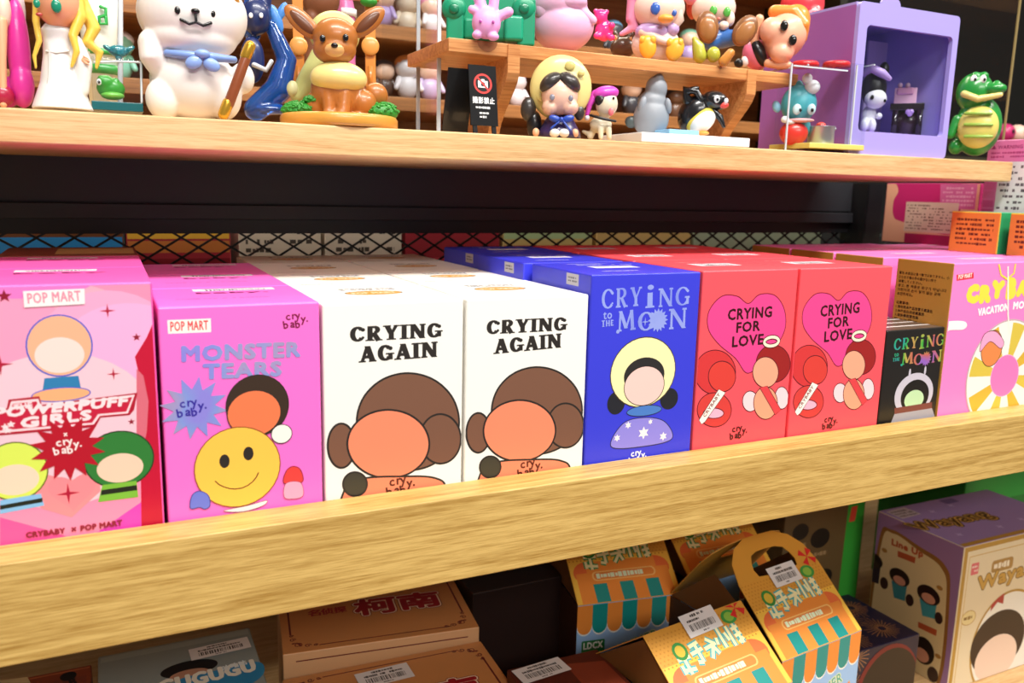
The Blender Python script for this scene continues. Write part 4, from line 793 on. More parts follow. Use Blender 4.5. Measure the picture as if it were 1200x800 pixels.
f.part('body', 'd8383e', [f.E(940, 6, 26, 22, 0, 20), f.E(952, 24, 14, 20, 6, 14), f.T((946, 40, 4, 6), (946, 60, 4, 5), (944, 76, 4, 6))], 1.5); f.part('muzzle', 'ee8a94', [f.E(950, 26, 10, 14, 14, 10)]); f.part('wing', '8a4ab8', [f.E(956, 58, 8, 18, 0, 5, 20)]); f.eyes([(952, 16, 20)], 2.2)
f = Fig('toy_cat', 'brown cat eared head peeking behind the duck doll', 'figurine', 726, .185, rz1)
f.part('head', '5a3c28', [f.E(730, 56, 15, 12, 0, 10), f.E(722, 44, 4, 10, 0, 3, -15), f.E(738, 46, 4, 10, 0, 3, 15)], 1.2); f.part('inner_ear', 'd08a4a', [f.E(722, 47, 2.4, 6, 3, 2, -15), f.E(738, 49, 2.4, 6, 3, 2, 15)])

# acrylic case with cook figurine
cs = Fig('display_case', 'clear acrylic case on yellow tray with red discs on its lid', 'case', 968, .118, ZT, face=-.05)
cs.part('tray', 'e0cf70', [cs.B(956, 173, 40, 3, 0, 34)], 0, 1); cs.part('case_cover', ACRYL, [cs.B(962, 126, 38, 46, 0, 32)], smooth=False)
cs.part('case_edge', SMOKE, [cs.B(924, 126, .8, 46, 32, .8), cs.B(1000, 126, .8, 46, 32, .8), cs.B(962, 80, 38, .8, 32, .8), cs.B(1000, 80, .8, .8, 0, 32), cs.B(924, 80, .8, .8, 0, 32)], smooth=False)
for X in (943, 980): cs.part('lid_disc', 'd4282c', [cs.L(X, 79, [(15, 0), (15, 4), (13, 6)], 18)])
f = Fig('toy_fish', 'teal fish-like cook figurine with red apron inside the acrylic case', 'figurine', 934, .118, ZT+.0052)
f.part('body', M('4aa8b4', .36), [f.E(936, 122, 21, 22, 0, 17), f.E(934, 150, 16, 16, 0, 13), f.E(936, 104, 6, 10, 0, 5)], 1.3); f.part('apron', 'd8382e', [f.E(930, 156, 17, 14, 6, 13)]); f.part('hat', 'e6ebee', [f.E(952, 102, 9, 8, 8, 7), f.E(946, 92, 6, 6, 8, 5)]); f.part('fin', '8cc4e0', [f.E(910, 125, 5, 7, 0, 3, -20)]); f.part('lips', 'e8a8a8', [f.E(938, 141, 16, 2.6, 14, 5)]); f.part('scarf', 'eceff0', [f.E(920, 140, 5, 4, 14, 4), f.E(926, 143, 6, 3, 14, 4)])
f.eyes([(934, 128, 16), (951, 128, 14)], 5, 'c9e8ee'); f.eyes([(938, 129, 20.5), (952, 129, 18.5)], 1.8)
f = Fig('toy_pot', 'tiny silver cooking pot inside the acrylic case', 'pot', 962, .108, ZT+.0052)
f.part('pot', M('c4c6ca', .28, .7), [f.L(961, 170, [(14, 0), (15, 2), (15, 20), (16, 21), (14, 21), (13.5, 12)])]); f.part('handle', M('b4b6ba', .3, .7), [f.T((976, 151, 0, 1.4), (979, 151, 0, 1.4))]); f.part('food', 'e0402c', [f.E(962, 147, 6, 4, 2, 5)]); f.part('sprout', 'e8a03c', [f.E(956, 150, 5, 2, 4, 3)])

# purple display box
px0, px1 = aty(1000, 100, .098)[0], aty(1117, 100, .098)[0]; zt = .1555
pb = thing('display_box', 'lavender window box holding a black and white doll', 'box', ((px0+px1)/2, .15, ZT)); LV = M('a79be2', .4)
Y0, Y1, t = .098, .205, .004
A = lambda X, Y: aty(X, Y, Y0)
wx0, wx1 = A(1011, 90)[0], A(1112, 90)[0]; wz0, wz1 = A(1060, 157)[2], A(1060, 35)[2]
def rrect(x0, x1, z0, z1, r, n=5):
    o = []
    for cx, cz, s in ((x1-r, z0+r, -90), (x1-r, z1-r, 0), (x0+r, z1-r, 90), (x0+r, z0+r, 180)):
        for i in range(n+1): q = math.radians(s+90*i/n); o.append((cx+r*math.cos(q), cz+r*math.sin(q)))
    return o
oo = rrect(px0, px1, ZT, zt, .004); ii = rrect(wx0, wx1, wz0, wz1, .004); n = len(oo)
V = [(x, Y0, z) for x, z in oo]+[(x, Y0, z) for x, z in ii]+[(x, Y0+t, z) for x, z in oo]+[(x, Y0+t, z) for x, z in ii]
Fc = []
for i in range(n):
    j = (i+1) % n; Fc += [(i, j, n+j, n+i), (2*n+j, 2*n+i, 3*n+i, 3*n+j), (i, 2*n+i, 2*n+j, j), (n+i, n+j, 3*n+j, 3*n+i)]
mesh('front_frame', V, Fc, LV, pb)
PV = M('a384dc', .4)
box('side_panel', (px0, Y0+t, ZT), (px0+.002, Y1, zt-.002), [LV, M('9a5ca8', .4)], pb, fm=[0, 0, 0, 0, 0, 1]); box('side_panel', (px1-.002, Y0+t, ZT), (px1, Y1, zt-.002), LV, pb); box('top_panel', (px0, Y0+t, zt-.002), (px1, Y1, zt), LV, pb); box('back_panel', (px0+.002, Y1-.002, ZT), (px1-.002, Y1, zt-.002), PV, pb); box('bottom_panel', (px0+.002, Y0+t, ZT), (px1-.002, Y1-.002, wz0+.0005), PV, pb)
box('inner_card', (aty(1014, 100, .17)[0], .170, wz0+.001), (aty(1058, 100, .17)[0], .172, aty(1030, 49, .17)[2]), M('e0ccf2', .4), pb); box('window_film', (wx0, Y0+.0045, wz0), (wx1, Y0+.0048, wz1), ACRYL, pb)
q = aty(1045, 0, Y0)[0]; mesh('hang_tab', [(q+.011*math.cos(math.pi*i/12), yy, zt+.007*math.sin(math.pi*i/12)) for yy in (Y0, Y0+.002) for i in range(13)], [tuple(range(13)), tuple(range(25, 12, -1))]+[(i, i+13, i+14, i+1) for i in range(12)], LV, pb)
f = Fig('toy_doll', 'black and white hooded doll seated inside the lavender box', 'figurine', 1022, .125, wz0+.0006)
f.part('body', 'eceaee', [f.E(1018, 136, 9, 12, 0, 8), f.E(1013, 146, 5, 8, 10, 6), f.E(1022, 147, 5, 8, 10, 6), f.E(1030, 136, 4, 4, 8, 4)], 1.0); f.part('hood', M('1a181c', .35), [f.E(1024, 104, 15, 20, 0, 13), f.E(1036, 82, 6, 9, 2, 5)]); f.part('face', 'f0eef0', [f.E(1026, 116, 13, 11, 8, 9)]); f.part('frill', 'c4a4e4', [f.T((1012, 86, 10, 4), (1022, 80, 14, 5), (1034, 86, 14, 5), (1042, 92, 10, 3))]); f.eyes([(1022, 114, 17)], 2.2); f.eyes([(1037, 118, 14)], 1.6)
f = Fig('toy_table', 'small glossy dark table inside the lavender box', 'figurine', 1062, .135, wz0+.0006)
f.part('top', M('241420', .15, 0, .6), [f.B(1063, 126, 18, 4, 0, 12)], 0, 1)
for X in (1048, 1077): f.part('leg', M('241420', .15, 0, .6), [f.B(X, 144, 3, 14, 6, 6)])
f.part('heart', 'b48ad8', [f.E(1064, 131, 3, 3, 12.5, 1), f.E(1068, 131, 3, 3, 12.5, 1), f.E(1066, 134, 3, 2.5, 12.5, 1)]); f.part('panel', M('351c2c', .2, 0, .5), [f.B(1063, 143, 13, 14, 0, 7)])
f = Fig('toy_bag', 'tiny pink carton with heart seal on the dark table', 'figurine', 1062, .135, f.root.location.z+(f.s*34)-.0002)
f.part('carton', 'f0bcd0', [f.B(1061, 113, 12, 9, 0, 8)], 0, 1); f.part('flap', 'e8a4c0', [f.B(1061, 107, 9, 4, 6, 4)], 0, 2); f.part('knob', 'f0c4d4', [f.E(1055, 100, 3, 3, 2, 3)]); f.part('knob', 'f0c4d4', [f.E(1064, 100, 3, 3, 2, 3)])

# crocodile
CG = M('1f8a34', .3, 0, .3)
f = Fig('toy_crocodile', 'upright green crocodile figurine with striped yellow belly', 'figurine', 1145, .112, ZT)
f.part('body', CG, [f.E(1146, 148, 28, 34, -6, 22), f.E(1142, 108, 22, 22, 0, 18), f.E(1166, 104, 14, 7, 8, 10), f.E(1143, 90, 6, 6, 8, 6), f.E(1153, 90, 6, 6, 8, 6), f.E(1168, 98, 5, 4, 10, 5), f.E(1120, 172, 9, 9, 0, 10), f.T((1122, 140, 6, 6), (1114, 158, 10, 5))], 1.3)
f.part('jaw', 'e0cc7a', [f.T((1130, 110, 16, 4), (1146, 116, 18, 4), (1172, 111, 14, 3))]); f.part('belly', 'd8cc6a', [f.E(1146, 149, 24, 24, 10, 14)])
for Y in (133, 146, 160): f.part('belly_stripe', '8cb044', [f.T((1131, Y, 22, 1.8), (1146, Y, 25, 1.8), (1162, Y, 22, 1.8))])
f.eyes([(1141, 93, 13.5), (1152, 93, 13.5)], 4, 'f4f6ee'); f.eyes([(1143, 93, 16), (1154, 93, 16)], 1.6)

# ------------------------------------------------------------------ display cabinet behind
cb = thing('display_cabinet', 'brown wooden display cabinet in the blurred background', 'cabinet', (.35, .52, -.02))
for z in (-.004, .078, .147): box('cabinet_shelf', (-.25, .43, z), (.86, .56, z+.014), BROWN, cb, .001)
box('cabinet_back', (-.25, .56, -.02), (.86, .57, .34), BROWN, cb); box('cabinet_side', (.86, .42, -.02), (.872, .57, .34), M('2a2a1e', .5), cb)
box('side_ledge', (.872, .40, .050), (1.35, .52, .062), M('3a3424', .5), cb); box('cabinet_top', (-.25, .40, .262), (.86, .56, .276), BROWN, cb)
back_toys = [('middle', 140, '8cd0b4', 'e8e4e6', 'blurred mint figurine on the rear cabinet shelf behind the frog case'),
    ('middle', 450, '5a4438', '3a3a40', 'blurred dark figurine on the rear cabinet shelf just right of the brown animal toy'),
    ('middle', 477, 'e8e4e6', 'e0823c', 'blurred white figurine with orange hair on the rear cabinet shelf left of the acrylic sheets'),
    ('middle', 503, 'c9b8dc', '3a3034', 'blurred lilac figurine with dark hair seen between the acrylic sheets'),
    ('middle', 606, 'e8e0e6', 'b9a4d8', 'blurred white figurine seen under the riser left of the hooded doll'),
    ('middle', 741, '3a3a40', '26262a', 'blurred charcoal figurine seen under the riser behind the grey seal'),
    ('middle', 793, '6a4a34', '2a2422', 'blurred brown figurine seen under the riser behind the penguin'),
    ('upper', 449, 'b9a4d8', '7a5c9c', 'blurred lilac figurine high in the rear cabinet, first right of the gate posts'),
    ('upper', 477, 'ecdcc0', 'e8e4e6', 'blurred cream figurine high in the rear cabinet left of the acrylic sheets'),
    ('upper', 505, 'e8e4e6', 'ee9ac0', 'blurred white figurine with pink hair high between the acrylic sheets'),
    ('upper', 717, '4a4a50', '7ab8e0', 'blurred dark grey figurine behind the pink gem bear'),
    ('upper', 806, 'b9a4d8', '8cd0b4', 'blurred lilac figurine between the duck doll and the red haired doll')]
for i, (row, X, ch, c2_, lb) in enumerate(back_toys):
    z = {'middle': .092, 'upper': .161}[row]; rn = random.Random(i*7); y = .455+rn.uniform(0, .02); h = rn.uniform(.036, .047); x = aty(X, 80, y)[0]
    t = thing('figurine', lb, 'figurine', (x, y, z), rn.uniform(-.5, .3), 'blurred cabinet figurines')
    for nm, col, shp in (('body', ch, ell((0, 0, h*.3), (h*.26, h*.24, h*.3), (0, 0, 0), 16, 10)), ('head', 'f0cdb4' if i % 2 else ch, ell((0, 0, h*.74), (h*.3, h*.27, h*.27), (0, 0, 0), 16, 10)), ('hair', c2_, ell((0, h*.05, h*.84), (h*.31, h*.27, h*.22), (0, 0, 0), 16, 10))):
        mesh(nm, shp[0], shp[1], M(col, .35, 0, .3), t, True, local=True)
    for sx in (-1, 1): mesh('arm', *tube([(sx*h*.22, -.002, h*.48, h*.07), (sx*h*.32, -.006, h*.26, h*.06)]), M(ch, .35, 0, .3), t, True, local=True)

# ------------------------------------------------------------------ lower shelf stock
ZF = -.4100
LOWER = []                                               # stock of the lower tier, modelled at 5/6 size and set out below
def lowbox(label, P, rot, W, D, ztop, col, zbase=ZF, name='gift_box', side=None):
    """P: front left top corner (x, y), rot: turn about it; returns the thing and a printing surface on its top"""
    c, s_ = math.cos(rot), math.sin(rot); ctr = (P[0]+c*W/2-s_*D/2, P[1]+s_*W/2+c*D/2, zbase)
    t = thing(name, label, 'box', ctr, rot); LOWER.append(t); o = box('carton', (0, 0, 0), (1, 1, 1), [M(col, .42), M(side or col, .42)], None, .0009, 2, [1, 0, 1, 1, 1, 1])
    for v, q in zip(o.data.vertices, boxv((-W/2, -D/2, 0), (W/2, D/2, ztop-zbase))): v.co = q
    o.parent = t; WM[o.name] = WM[t.name]
    u = np.array([c, s_, 0]); vv = np.array([-s_, c, 0]); O = np.array([P[0], P[1], ztop])
    return t, Art(O, u, vv, (0, 0, 1)), Art(np.array([P[0], P[1], zbase]), u, (0, 0, 1), -vv)
def tag_on(a, t, x, y, W, H, rot=0.0, seed=1):
    c, s_ = math.cos(rot), math.sin(rot); b = Art(a.O+a.u*x+a.v*y+a.n*.0009, a.u*c+a.v*s_, -a.u*s_+a.v*c, a.n)
    b.poly([(0, 0), (W, 0), (W, H), (0, H)], 'e4e2e2')
    b.marks(W*.3, W*.7, H*.78, H*.93, 1, '2e2c2c', .95, .8, seed); b.marks(W*.14, W*.86, H*.58, H*.74, 1, '2e2c2c', .95, .8, seed+1); b.barcode(W*.14, W*.86, H*.22, H*.52, seed=seed); b.marks(W*.4, W*.62, H*.06, H*.17, 1, '4a4848', seed=seed); b.build('price_sticker', t)
def caramel(label, P, rot, W, D, zt):
    t, a, fr = lowbox(label, P, rot, W, D, zt, 'c98a50', side='d9a878'); RB = '6a1f20'
    m = .006
    for y0 in (m, D-m): a.line([(W*.18, y0), (W*.86, y0)], RB, .0009)
    for x0 in (m, W-m): a.line([(x0, D*.24), (x0, D*.80)], RB, .0012)
    for cx, cy, sx, sy in ((m, m, 1, 1), (W-m, m, -1, 1), (m, D-m, 1, -1), (W-m, D-m, -1, -1)):
        for k, (dx, dy, r) in enumerate(((.004, .003, .0028), (.010, .001, .0022), (.001, .010, .0022), (.015, .0005, .0015), (.0005, .015, .0015))):
            a.line([(cx+sx*(dx+r*(1-i/14)*math.cos(i*.75)), cy+sy*(dy+r*(1-i/14)*math.sin(i*.75))) for i in range(12)], RB, .0007)
        for k in range(4): a.poly(disc(cx+sx*(.002+.0035*math.cos(k*.6)), cy+sy*(.002+.0035*math.sin(k*.6)), .0012, .0009, 8), RB)
    y = D*.40
    for i, ch in enumerate('名侦探'): a.text(ch, 'a3242c', (W*.15+i*.0088, y+.006), (W*.15+i*.0088+.0082, y+.006), .0085, .0003, px=False)
    for i, ch in enumerate('柯南'):
        X0 = W*.40+i*.031; 
        for col, bd in (('7a2020', .0027), ('f2dcc0', .0021), ('9c1420', .0012)): a.text(ch, col, (X0, y-.002), (X0+.028, y-.002), .022, bd, px=False)
    a.build('top_print', t); fr.line([(.008, zt-ZF-.006), (W-.008, zt-ZF-.006)], RB, .0008); fr.build('front_print', t)
    tag_on(a, t, W*.33, D*.70, .034, .017, .06, 41)
    return t
caramel('caramel gift box with red Chinese title, half under the wooden lip', (.0842, .0745), -.135, .128, .095, -.289)
caramel('caramel gift box with red Chinese title, cut by the bottom frame edge', (.0765, -.0330), -.05, .130, .095, -.298)
t, a, fr = lowbox('grey blue box with blue bubble logo in shadow beside the caramel boxes', (-.0200, .020), 0.0, .0905, .099, -.290, '8a9694')
a.poly([(.0015, .0905), (.089, .0905), (.089, .0965), (.0015, .0965)], '9aa6a2'); a.el(222, 783, 32, 9, '1c1614'); a.el(222, 790, 22, 6, 'b88a70')
A = a.px(255, 800); a.blob([(200, 812), (210, 796), (250, 786), (300, 775), (310, 786), (296, 800), (260, 812)], '2f86b8'); a.text('GUGUGU', 'e6e6d8', (188, 812), (300, 785), 14, .0009); a.text('咕咕咕', 'd8e6ea', (262, 786), (290, 778), 6, .0002); a.build('top_print', t); tag_on(a, t, .052, .070, .036, .014, .05, 43)
t, a, fr = lowbox('rust brown box in the lower left corner of the picture', (-.105, .02), 0, .0815, .0915, -.290, '8a4226')
a.poly([(.002, .012), (.079, .012), (.079, .080), (.002, .080)], '7a3a26'); a.line([(.001, .0885), (.0805, .0885)], 'b86a40', .0016); a.el(80, 792, 9, 5, '1c1412'); a.text('B', '1c1412', (83, 803), (90, 801), 8, .0004); a.poly([(0, 800), (0, 797), (32, 793), (36, 800)], 'd8cda0', px=True); a.build('top_print', t)
t, a, fr = lowbox('dark brown box with white price sticker at the bottom frame edge', (.205, -.075), -.02, .064, .080, -.290, '5a2418')
a.poly([(.036, .004), (.061, .004), (.061, .066), (.036, .072)], '8a3c26'); a.build('top_print', t); tag_on(a, t, .003, .0605, .034, .016, .1, 47)
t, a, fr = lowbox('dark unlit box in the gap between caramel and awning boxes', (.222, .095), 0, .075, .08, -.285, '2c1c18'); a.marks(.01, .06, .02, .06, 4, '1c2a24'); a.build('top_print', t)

# awning printed gable boxes
OR, TL = 'ec8f3a', '17908a'
def gable(label, PL, PR, ze, d, h, hole=False, sun='', D=None):
    PL = np.array(PL); PR = np.array(PR); e = PR-PL; W = np.linalg.norm(e); e /= W; n = np.array([-e[1], e[0]]); D = D or 2*d; rot = math.atan2(e[1], e[0])
    ctr = PL+e*W/2+n*D/2; t = thing('gable_box', label, 'box', (ctr[0], ctr[1], ZF), rot, 'awning gable boxes'); LOWER.append(t)
    w3 = lambda u, v, z: (PL[0]+e[0]*u+n[0]*v, PL[1]+e[1]*u+n[1]*v, z)
    V = [w3(u, v, z) for z in (ZF, ze) for u, v in ((0, 0), (W, 0), (W, D), (0, D))]
    mesh('body', V, [(0, 3, 2, 1), (0, 1, 5, 4), (1, 2, 6, 5), (2, 3, 7, 6), (3, 0, 4, 7)], [M('9cc4f0', .4), M('4a2a16', .5)], t, fm=[0, 0, 1, 0, 1])
    for u in (0.0008, W-.0008): mesh('gable_side', [w3(u, 0.001, ze), w3(u, D-.001, ze), w3(u, d, ze+h*(.62 if hole else .93))], [(0, 1, 2)], M('7a5024', .5), t)
    L = math.hypot(d, h); sl = np.array([n[0]*d, n[1]*d, h])/L; E3 = np.array([e[0], e[1], 0]); nn = np.cross(E3, sl)
    for back in (0, 1):
        if hole:
            r_ = .030; outer = [(W, 0)]+[(W-r_+r_*math.cos(math.radians(q)), L-r_+r_*math.sin(math.radians(q))) for q in (0, 30, 55, 80)]+[(W*.5, L)]+[(r_-r_*math.cos(math.radians(q)), L-r_+r_*math.sin(math.radians(q))) for q in (80, 55, 30, 0)]+[(0, 0), (W*.5, 0)]
            inner = [(W*.74, L*.66), (W*.76, L*.72), (W*.74, L*.78), (W*.70, L*.84), (W*.62, L*.865), (W*.5, L*.87), (W*.38, L*.865), (W*.30, L*.84), (W*.26, L*.78), (W*.24, L*.72), (W*.26, L*.66), (W*.5, L*.64)]
        else:
            outer = [(W, 0), (W, L), (0, L), (0, 0)]; inner = None
        def pt(u, v, th): 
            q = np.array(w3(u, 0 if not back else D, ze))+E3*0+(sl if not back else np.array([-n[0]*(D-d), -n[1]*(D-d), h])/L)*v; N = nn if not back else np.array([nn[0]*-1, nn[1]*-1, nn[2]])
            return q+N*th
        o_ = [pt(u, v, .0004) for u, v in outer]; o2 = [pt(u, v, -.0002) for u, v in outer]; k = len(outer)
        if inner:
            i_ = [pt(u, v, .0004) for u, v in inner]; i2 = [pt(u, v, -.0002) for u, v in inner]; VV = o_+i_+o2+i2; FF = []
            for i in range(k): j = (i+1) % k; FF += [(i, j, k+j, k+i), (2*k+i, 3*k+i, 3*k+j, 2*k+j), (i, 2*k+i, 2*k+j, j), (k+i, k+j, 3*k+j, 3*k+i)]
        else: VV = o_+o2; FF = [tuple(range(k)), tuple(range(2*k-1, k-1, -1))]+[(i, (i+1) % k, k+(i+1) % k, k+i) for i in range(k)]
        rp = mesh('roof_panel', VV, FF, [M('d99c3c', .38)], t)
        edge = [o_[i]+(sl*.0003) for i in range(k)]
    a = Art(np.array(w3(0, 0, ze))+nn*.00045, E3, sl, nn)
    B = L if not hole else L*.66                         # printed roof height below the handle
    a.poly([(.0004, .0004), (W-.0004, .0004), (W-.0004, B*.62), (.0004, B*.62)], 'f4c24a')
    V = []; Fs = []
    for i in range(26):
        for j in range(9): x = W*(.02+.037*(i+.5*(j % 2))); y = B*(.60+.042*j); b = len(V); V += [(x-.0008, y), (x, y-.0007), (x+.0008, y), (x, y+.0007)]; Fs.append((b, b+1, b+2, b+3))
    a.clip = (.0005, W-.0005, .0005, B*.995); a.raw(V, Fs, 'c9862c')
    for cx in (W*.17, W*.83): a.poly(disc(cx, B*.42, W*.14, B*.16), 'e8703a')
    a.poly([(W*.05, 0.0004), (W*.95, .0004), (W*.95, B*.42), (W*.05, B*.42)], OR); a.poly([(W*.16, B*.3), (W*.84, B*.3), (W*.84, B*.57), (W*.16, B*.57)], OR)
    for i in range(3): x = W*(.19+.255*i); a.poly([(x, .0004), (x+W*.13, .0004), (x+W*.13, B*.26), (x, B*.26)], TL)
    pill = rrect(W*.20, W*.82, B*.30, B*.43, B*.06); a.poly(pill, 'f4c070'); pill = rrect(W*.215, W*.805, B*.315, B*.415, B*.048); a.poly(pill, 'e0853a')
    a.marks(W*.24, W*.79, B*.325, B*.405, 1, 'dcecc8', .95, .85, 13)
    # scalloped cream title, too blurred to read
    rn = random.Random(5)
    for col, grow in (('2f9a5a' if not sun else '4ab0b4', .0020), ('f6efb8', .0)):
        for i in range(5):
            x = W*(.22+.135*i); y = B*(.58+.045*(i % 2)+.025*i)
            G = (((-.005, .003, .005, .003), (0, -.006, 0, .006), (-.005, -.003, .005, -.004), (-.004, 0, -.004, -.005)), ((-.004, .004, .004, .005), (-.005, 0, .005, .001), (.001, .005, .001, -.006), (.001, -.006, -.003, -.005)), ((-.001, .006, .004, .002), (-.005, .001, .005, .002), (-.003, -.005, .002, .001), (.002, .001, .004, -.004)), ((0, .006, 0, -.006), (-.004, .001, -.005, -.003), (.004, .002, .005, -.003)), ((-.004, .006, -.004, -.006), (-.001, .003, .005, .004), (.002, .006, .003, -.006), (-.001, -.001, .005, 0), (0, -.005, .005, -.003)))[i]
            for (dx0, dy0, dx1, dy1) in G: a.line([(x+dx0, y+dy0*1.1), (x+dx1, y+dy1*1.1)], col, .0021+grow)
    a.poly(disc(W*.22, B*.72, .0055), '2f8a3c'); a.poly(disc(W*.22, B*.72, .0036), 'd8b83c'); a.poly(disc(W*.80, B*.88, .0065, .0045), '3a9a44'); a.poly(disc(W*.80, B*.88, .004, .003), '8cc04a')
    a.clip = (.0005, W-.0005, .0005, L*.995 if not hole else L*.99)
    cx, cy = W*.90, B*(1.06 if hole else .95)
    for i in range(4): q = math.radians(30+90*i); a.poly([(cx, cy), (cx+.008*math.cos(q), cy+.007*math.sin(q)), (cx+.008*math.cos(q+.7), cy+.007*math.sin(q+.7))], 'd8262c')
    a.build('roof_print', t)
    fr = Art(np.array(w3(0, 0, ZF)), E3, (0, 0, 1), (-n[0], -n[1], 0)); H = ze-ZF; sw = W/7
    for i in range(7):
        x = i*sw; c_ = (OR, TL)[i % 2]; sc = [(x, H-.0004), (x, H-.016)]+[(x+sw/2-sw/2*math.cos(math.pi*j/8), H-.016-.007*math.sin(math.pi*j/8)) for j in range(9)]+[(x+sw, H-.016), (x+sw, H-.0004)]
        fr.poly([(p[0], p[1]-(.0012 if p[1] < H-.01 else 0)) for p in sc], 'f4f4ee'); fr.poly(sc, c_)
    fr.poly(rrect(W*.05, W*.27, H-.042, H-.028, .001), '1f7a3a'); fr.text('LDCX', 'f2f6ee', (W*.07, H-.0345), (W*.25, H-.0345), .005, .0003, px=False); fr.marks(W*.07, W*.25, H-.041, H-.036, 1, 'a8d890')
    fr.poly([(W*.25, H-.07), (W*.9, H-.035), (W*.95, H-.045), (W*.3, H-.085)], 'f2a04a')
    fr.text('SUMMER', 'e8f0c0', (W*.36, H-.044), (W*.80, H-.033), .008, .0008, px=False); fr.text('SUMMER', '4aa89a', (W*.36, H-.044), (W*.80, H-.033), .008, .0001, px=False); fr.marks(W*.45, W*.9, H-.062, H-.050, 1, 'd8ecd0', .95, .8)
    fr.build('front_print', t)
    tag_on(a, t, W*.36, B*.80, W*.34, B*.26, .02, 53+len(label))
    return t
gable('awning printed gable box nearest the caramel boxes, half under the lip', (.2875, .0578), (.3675, .0440), -.290, .042, .036)
gable('awning printed gable box in deep shadow behind the carry handle', (.3850, .0560), (.4650, .0540), -.290, .042, .036)
gable('awning printed gable box without handle, cut by the bottom frame edge', (.2790, -.0860), (.3630, -.0740), -.292, .044, .034, False, 'y')
gable('awning printed gable box with a cut-out carry handle standing up', (.3705, -.0570), (.4500, -.0480), -.290, .062, .054, True, 'y', .104)

# lavender portrait box and neighbours
GD = 'b8913c'
t, a, fr = lowbox('lavender and cream box with gold scroll lettering at the right edge', (.6216, .0020), 0.0, .150, .087, -.280, '9a86c4', side='e9dcbc')
W, D, H = .150, .087, -.280-ZF
a.poly([(0.001, .001), (W-.001, .001), (W-.001, .006), (.001, .006)], GD)
for col, bd in (('5a4020', .0030), ('c8a04c', .0018), ('4a3418', .0004)): a.text('Wayang', col, (1084, 624), (1170, 607), 15, bd)
for x, y in ((.020, .020), (.070, .018), (.105, .022), (.045, .066), (.075, .070)): a.poly(star(x, y, .004, .0018, 4, 20), 'b8a8dc')
a.poly([(.004, .064), (.030, .066), (.030, .084), (.004, .082)], 'c4bcc8'); a.marks(.006, .028, .066, .081, 3, '6a6470'); a.poly(rrect(.075, .093, .074, .083, .001), '6a5a9a')
a.build('top_print', t)
fr.clip = (.0008, W-.0008, .0008, H-.0008)
for p in ([(.0, H-.005), (W, H-.005), (W, H), (0, H)], [(0, 0), (.005, 0), (.005, H), (0, H)]): fr.poly(p, GD)
fr.line([(.008, 0), (.008, H-.010), (W, H-.010)], 'd2b060', .0010)
fr.poly(rrect(.0115, .021, H-.027, H-.0165, .0008), 'e0707a'); fr.marks(.0125, .020, H-.0255, H-.018, 2, 'f8e0dc')
fr.poly(rrect(.038, .066, H-.030, H-.019, .003), 'b08a48'); fr.marks(.041, .063, H-.028, H-.021, 1, 'f4ecd8', .98, .8)
for col, bd in (('7a5a20', .0016), ('c9a04a', .0008)): fr.text('Wayang', col, (1145, 697), (1220, 671), 20, bd)
fr.poly(disc(.016, H-.066, .009, .0065), 'e8d8a0', 'b8913c', .0006); fr.marks(.010, .022, H-.069, H-.063, 1, '8a6a2c')
ring = [(.070+.045*math.cos(q*math.pi/24), H-.100+.048*math.sin(q*math.pi/24)) for q in range(49)]; fr.poly(ring[:48], 'f2f2ea'); fr.line(ring[:48], GD, .0022, True)
fr.poly([(.044, H-.060), (.052, H-.055), (.060, H-.052), (.060, H-.062), (.052, H-.059), (.044, H-.066)], 'b03030')
fr.poly(disc(.060, H-.098, .036, .030, 32), '2a1a18'); fr.poly(disc(.060, H-.113, .028, .022, 28), 'f2d8c6'); fr.build('front_print', t)
sd = Art((.6216, .0020, ZF), (0, -1, 0), (0, 0, 1), (-1, 0, 0)); sd.clip = (-D+.0008, -.0008, .0008, H-.0008)
sd.poly([(-D, 0), (0, 0), (0, H), (-D, H)], 'a07cb0'); sd.blob([(-D+.004, 0), (-D+.004, H*.8), (-D+.016, H-.012), (-D+.045, H-.016), (-.016, H-.022), (-.008, H-.045), (-.008, 0), (-.04, -.02)], '9a6a34', px=False); sd.blob([(-D+.007, 0), (-D+.007, H*.78), (-D+.019, H-.015), (-D+.045, H-.020), (-.019, H-.026), (-.011, H-.048), (-.011, 0), (-.04, -.02)], 'e4cf9e', px=False)
sd.text('Line Up', 'c05a34', (1045, 640), (1081, 655), 9, .0005); sd.poly([(1052, 645), (1073, 653), (1072, 660), (1052, 652)], 'c05a34', px=True)
for x, y, c0, c1, r in ((1024, 656, '1f1614', '2c2430', 10), (1054, 676, '2a1a14', '3f8a94', 11.5), (1088, 697, '2c1814', '4aa0ac', 13)):
    sd.poly([(x-r*.8, y+4), (x+r*.8, y+8), (x+r*.55, y+28), (x-r*.55, y+24)], c1, px=True); sd.el(x, y, r, r*.85, c0); sd.el(x, y+4, r*.6, r*.45, 'd89a80' if r > 11 else '3a2c28'); sd.el(x+12, y+27, 4.5, 7, '3a2420')
sd.poly([(1076, 728), (1098, 738), (1097, 745), (1076, 735)], 'c05a34', px=True); sd.el(1082, 762, 12, 16, '231612'); sd.el(1080, 767, 8, 8, 'd89a80'); sd.el(1093, 790, 6, 9, '3a2420')
for x, y in ((-.076, H-.034), (-.018, H-.044), (-.012, .026)): sd.poly(disc(x, y, .003, .002), 'b08040')
sd.build('side_print', t)
t, a, fr = lowbox('navy box printed with bronze fireworks between awning and lavender boxes', (.4985, .0056), .0, .085, .075, -.350, '1c1a3c')
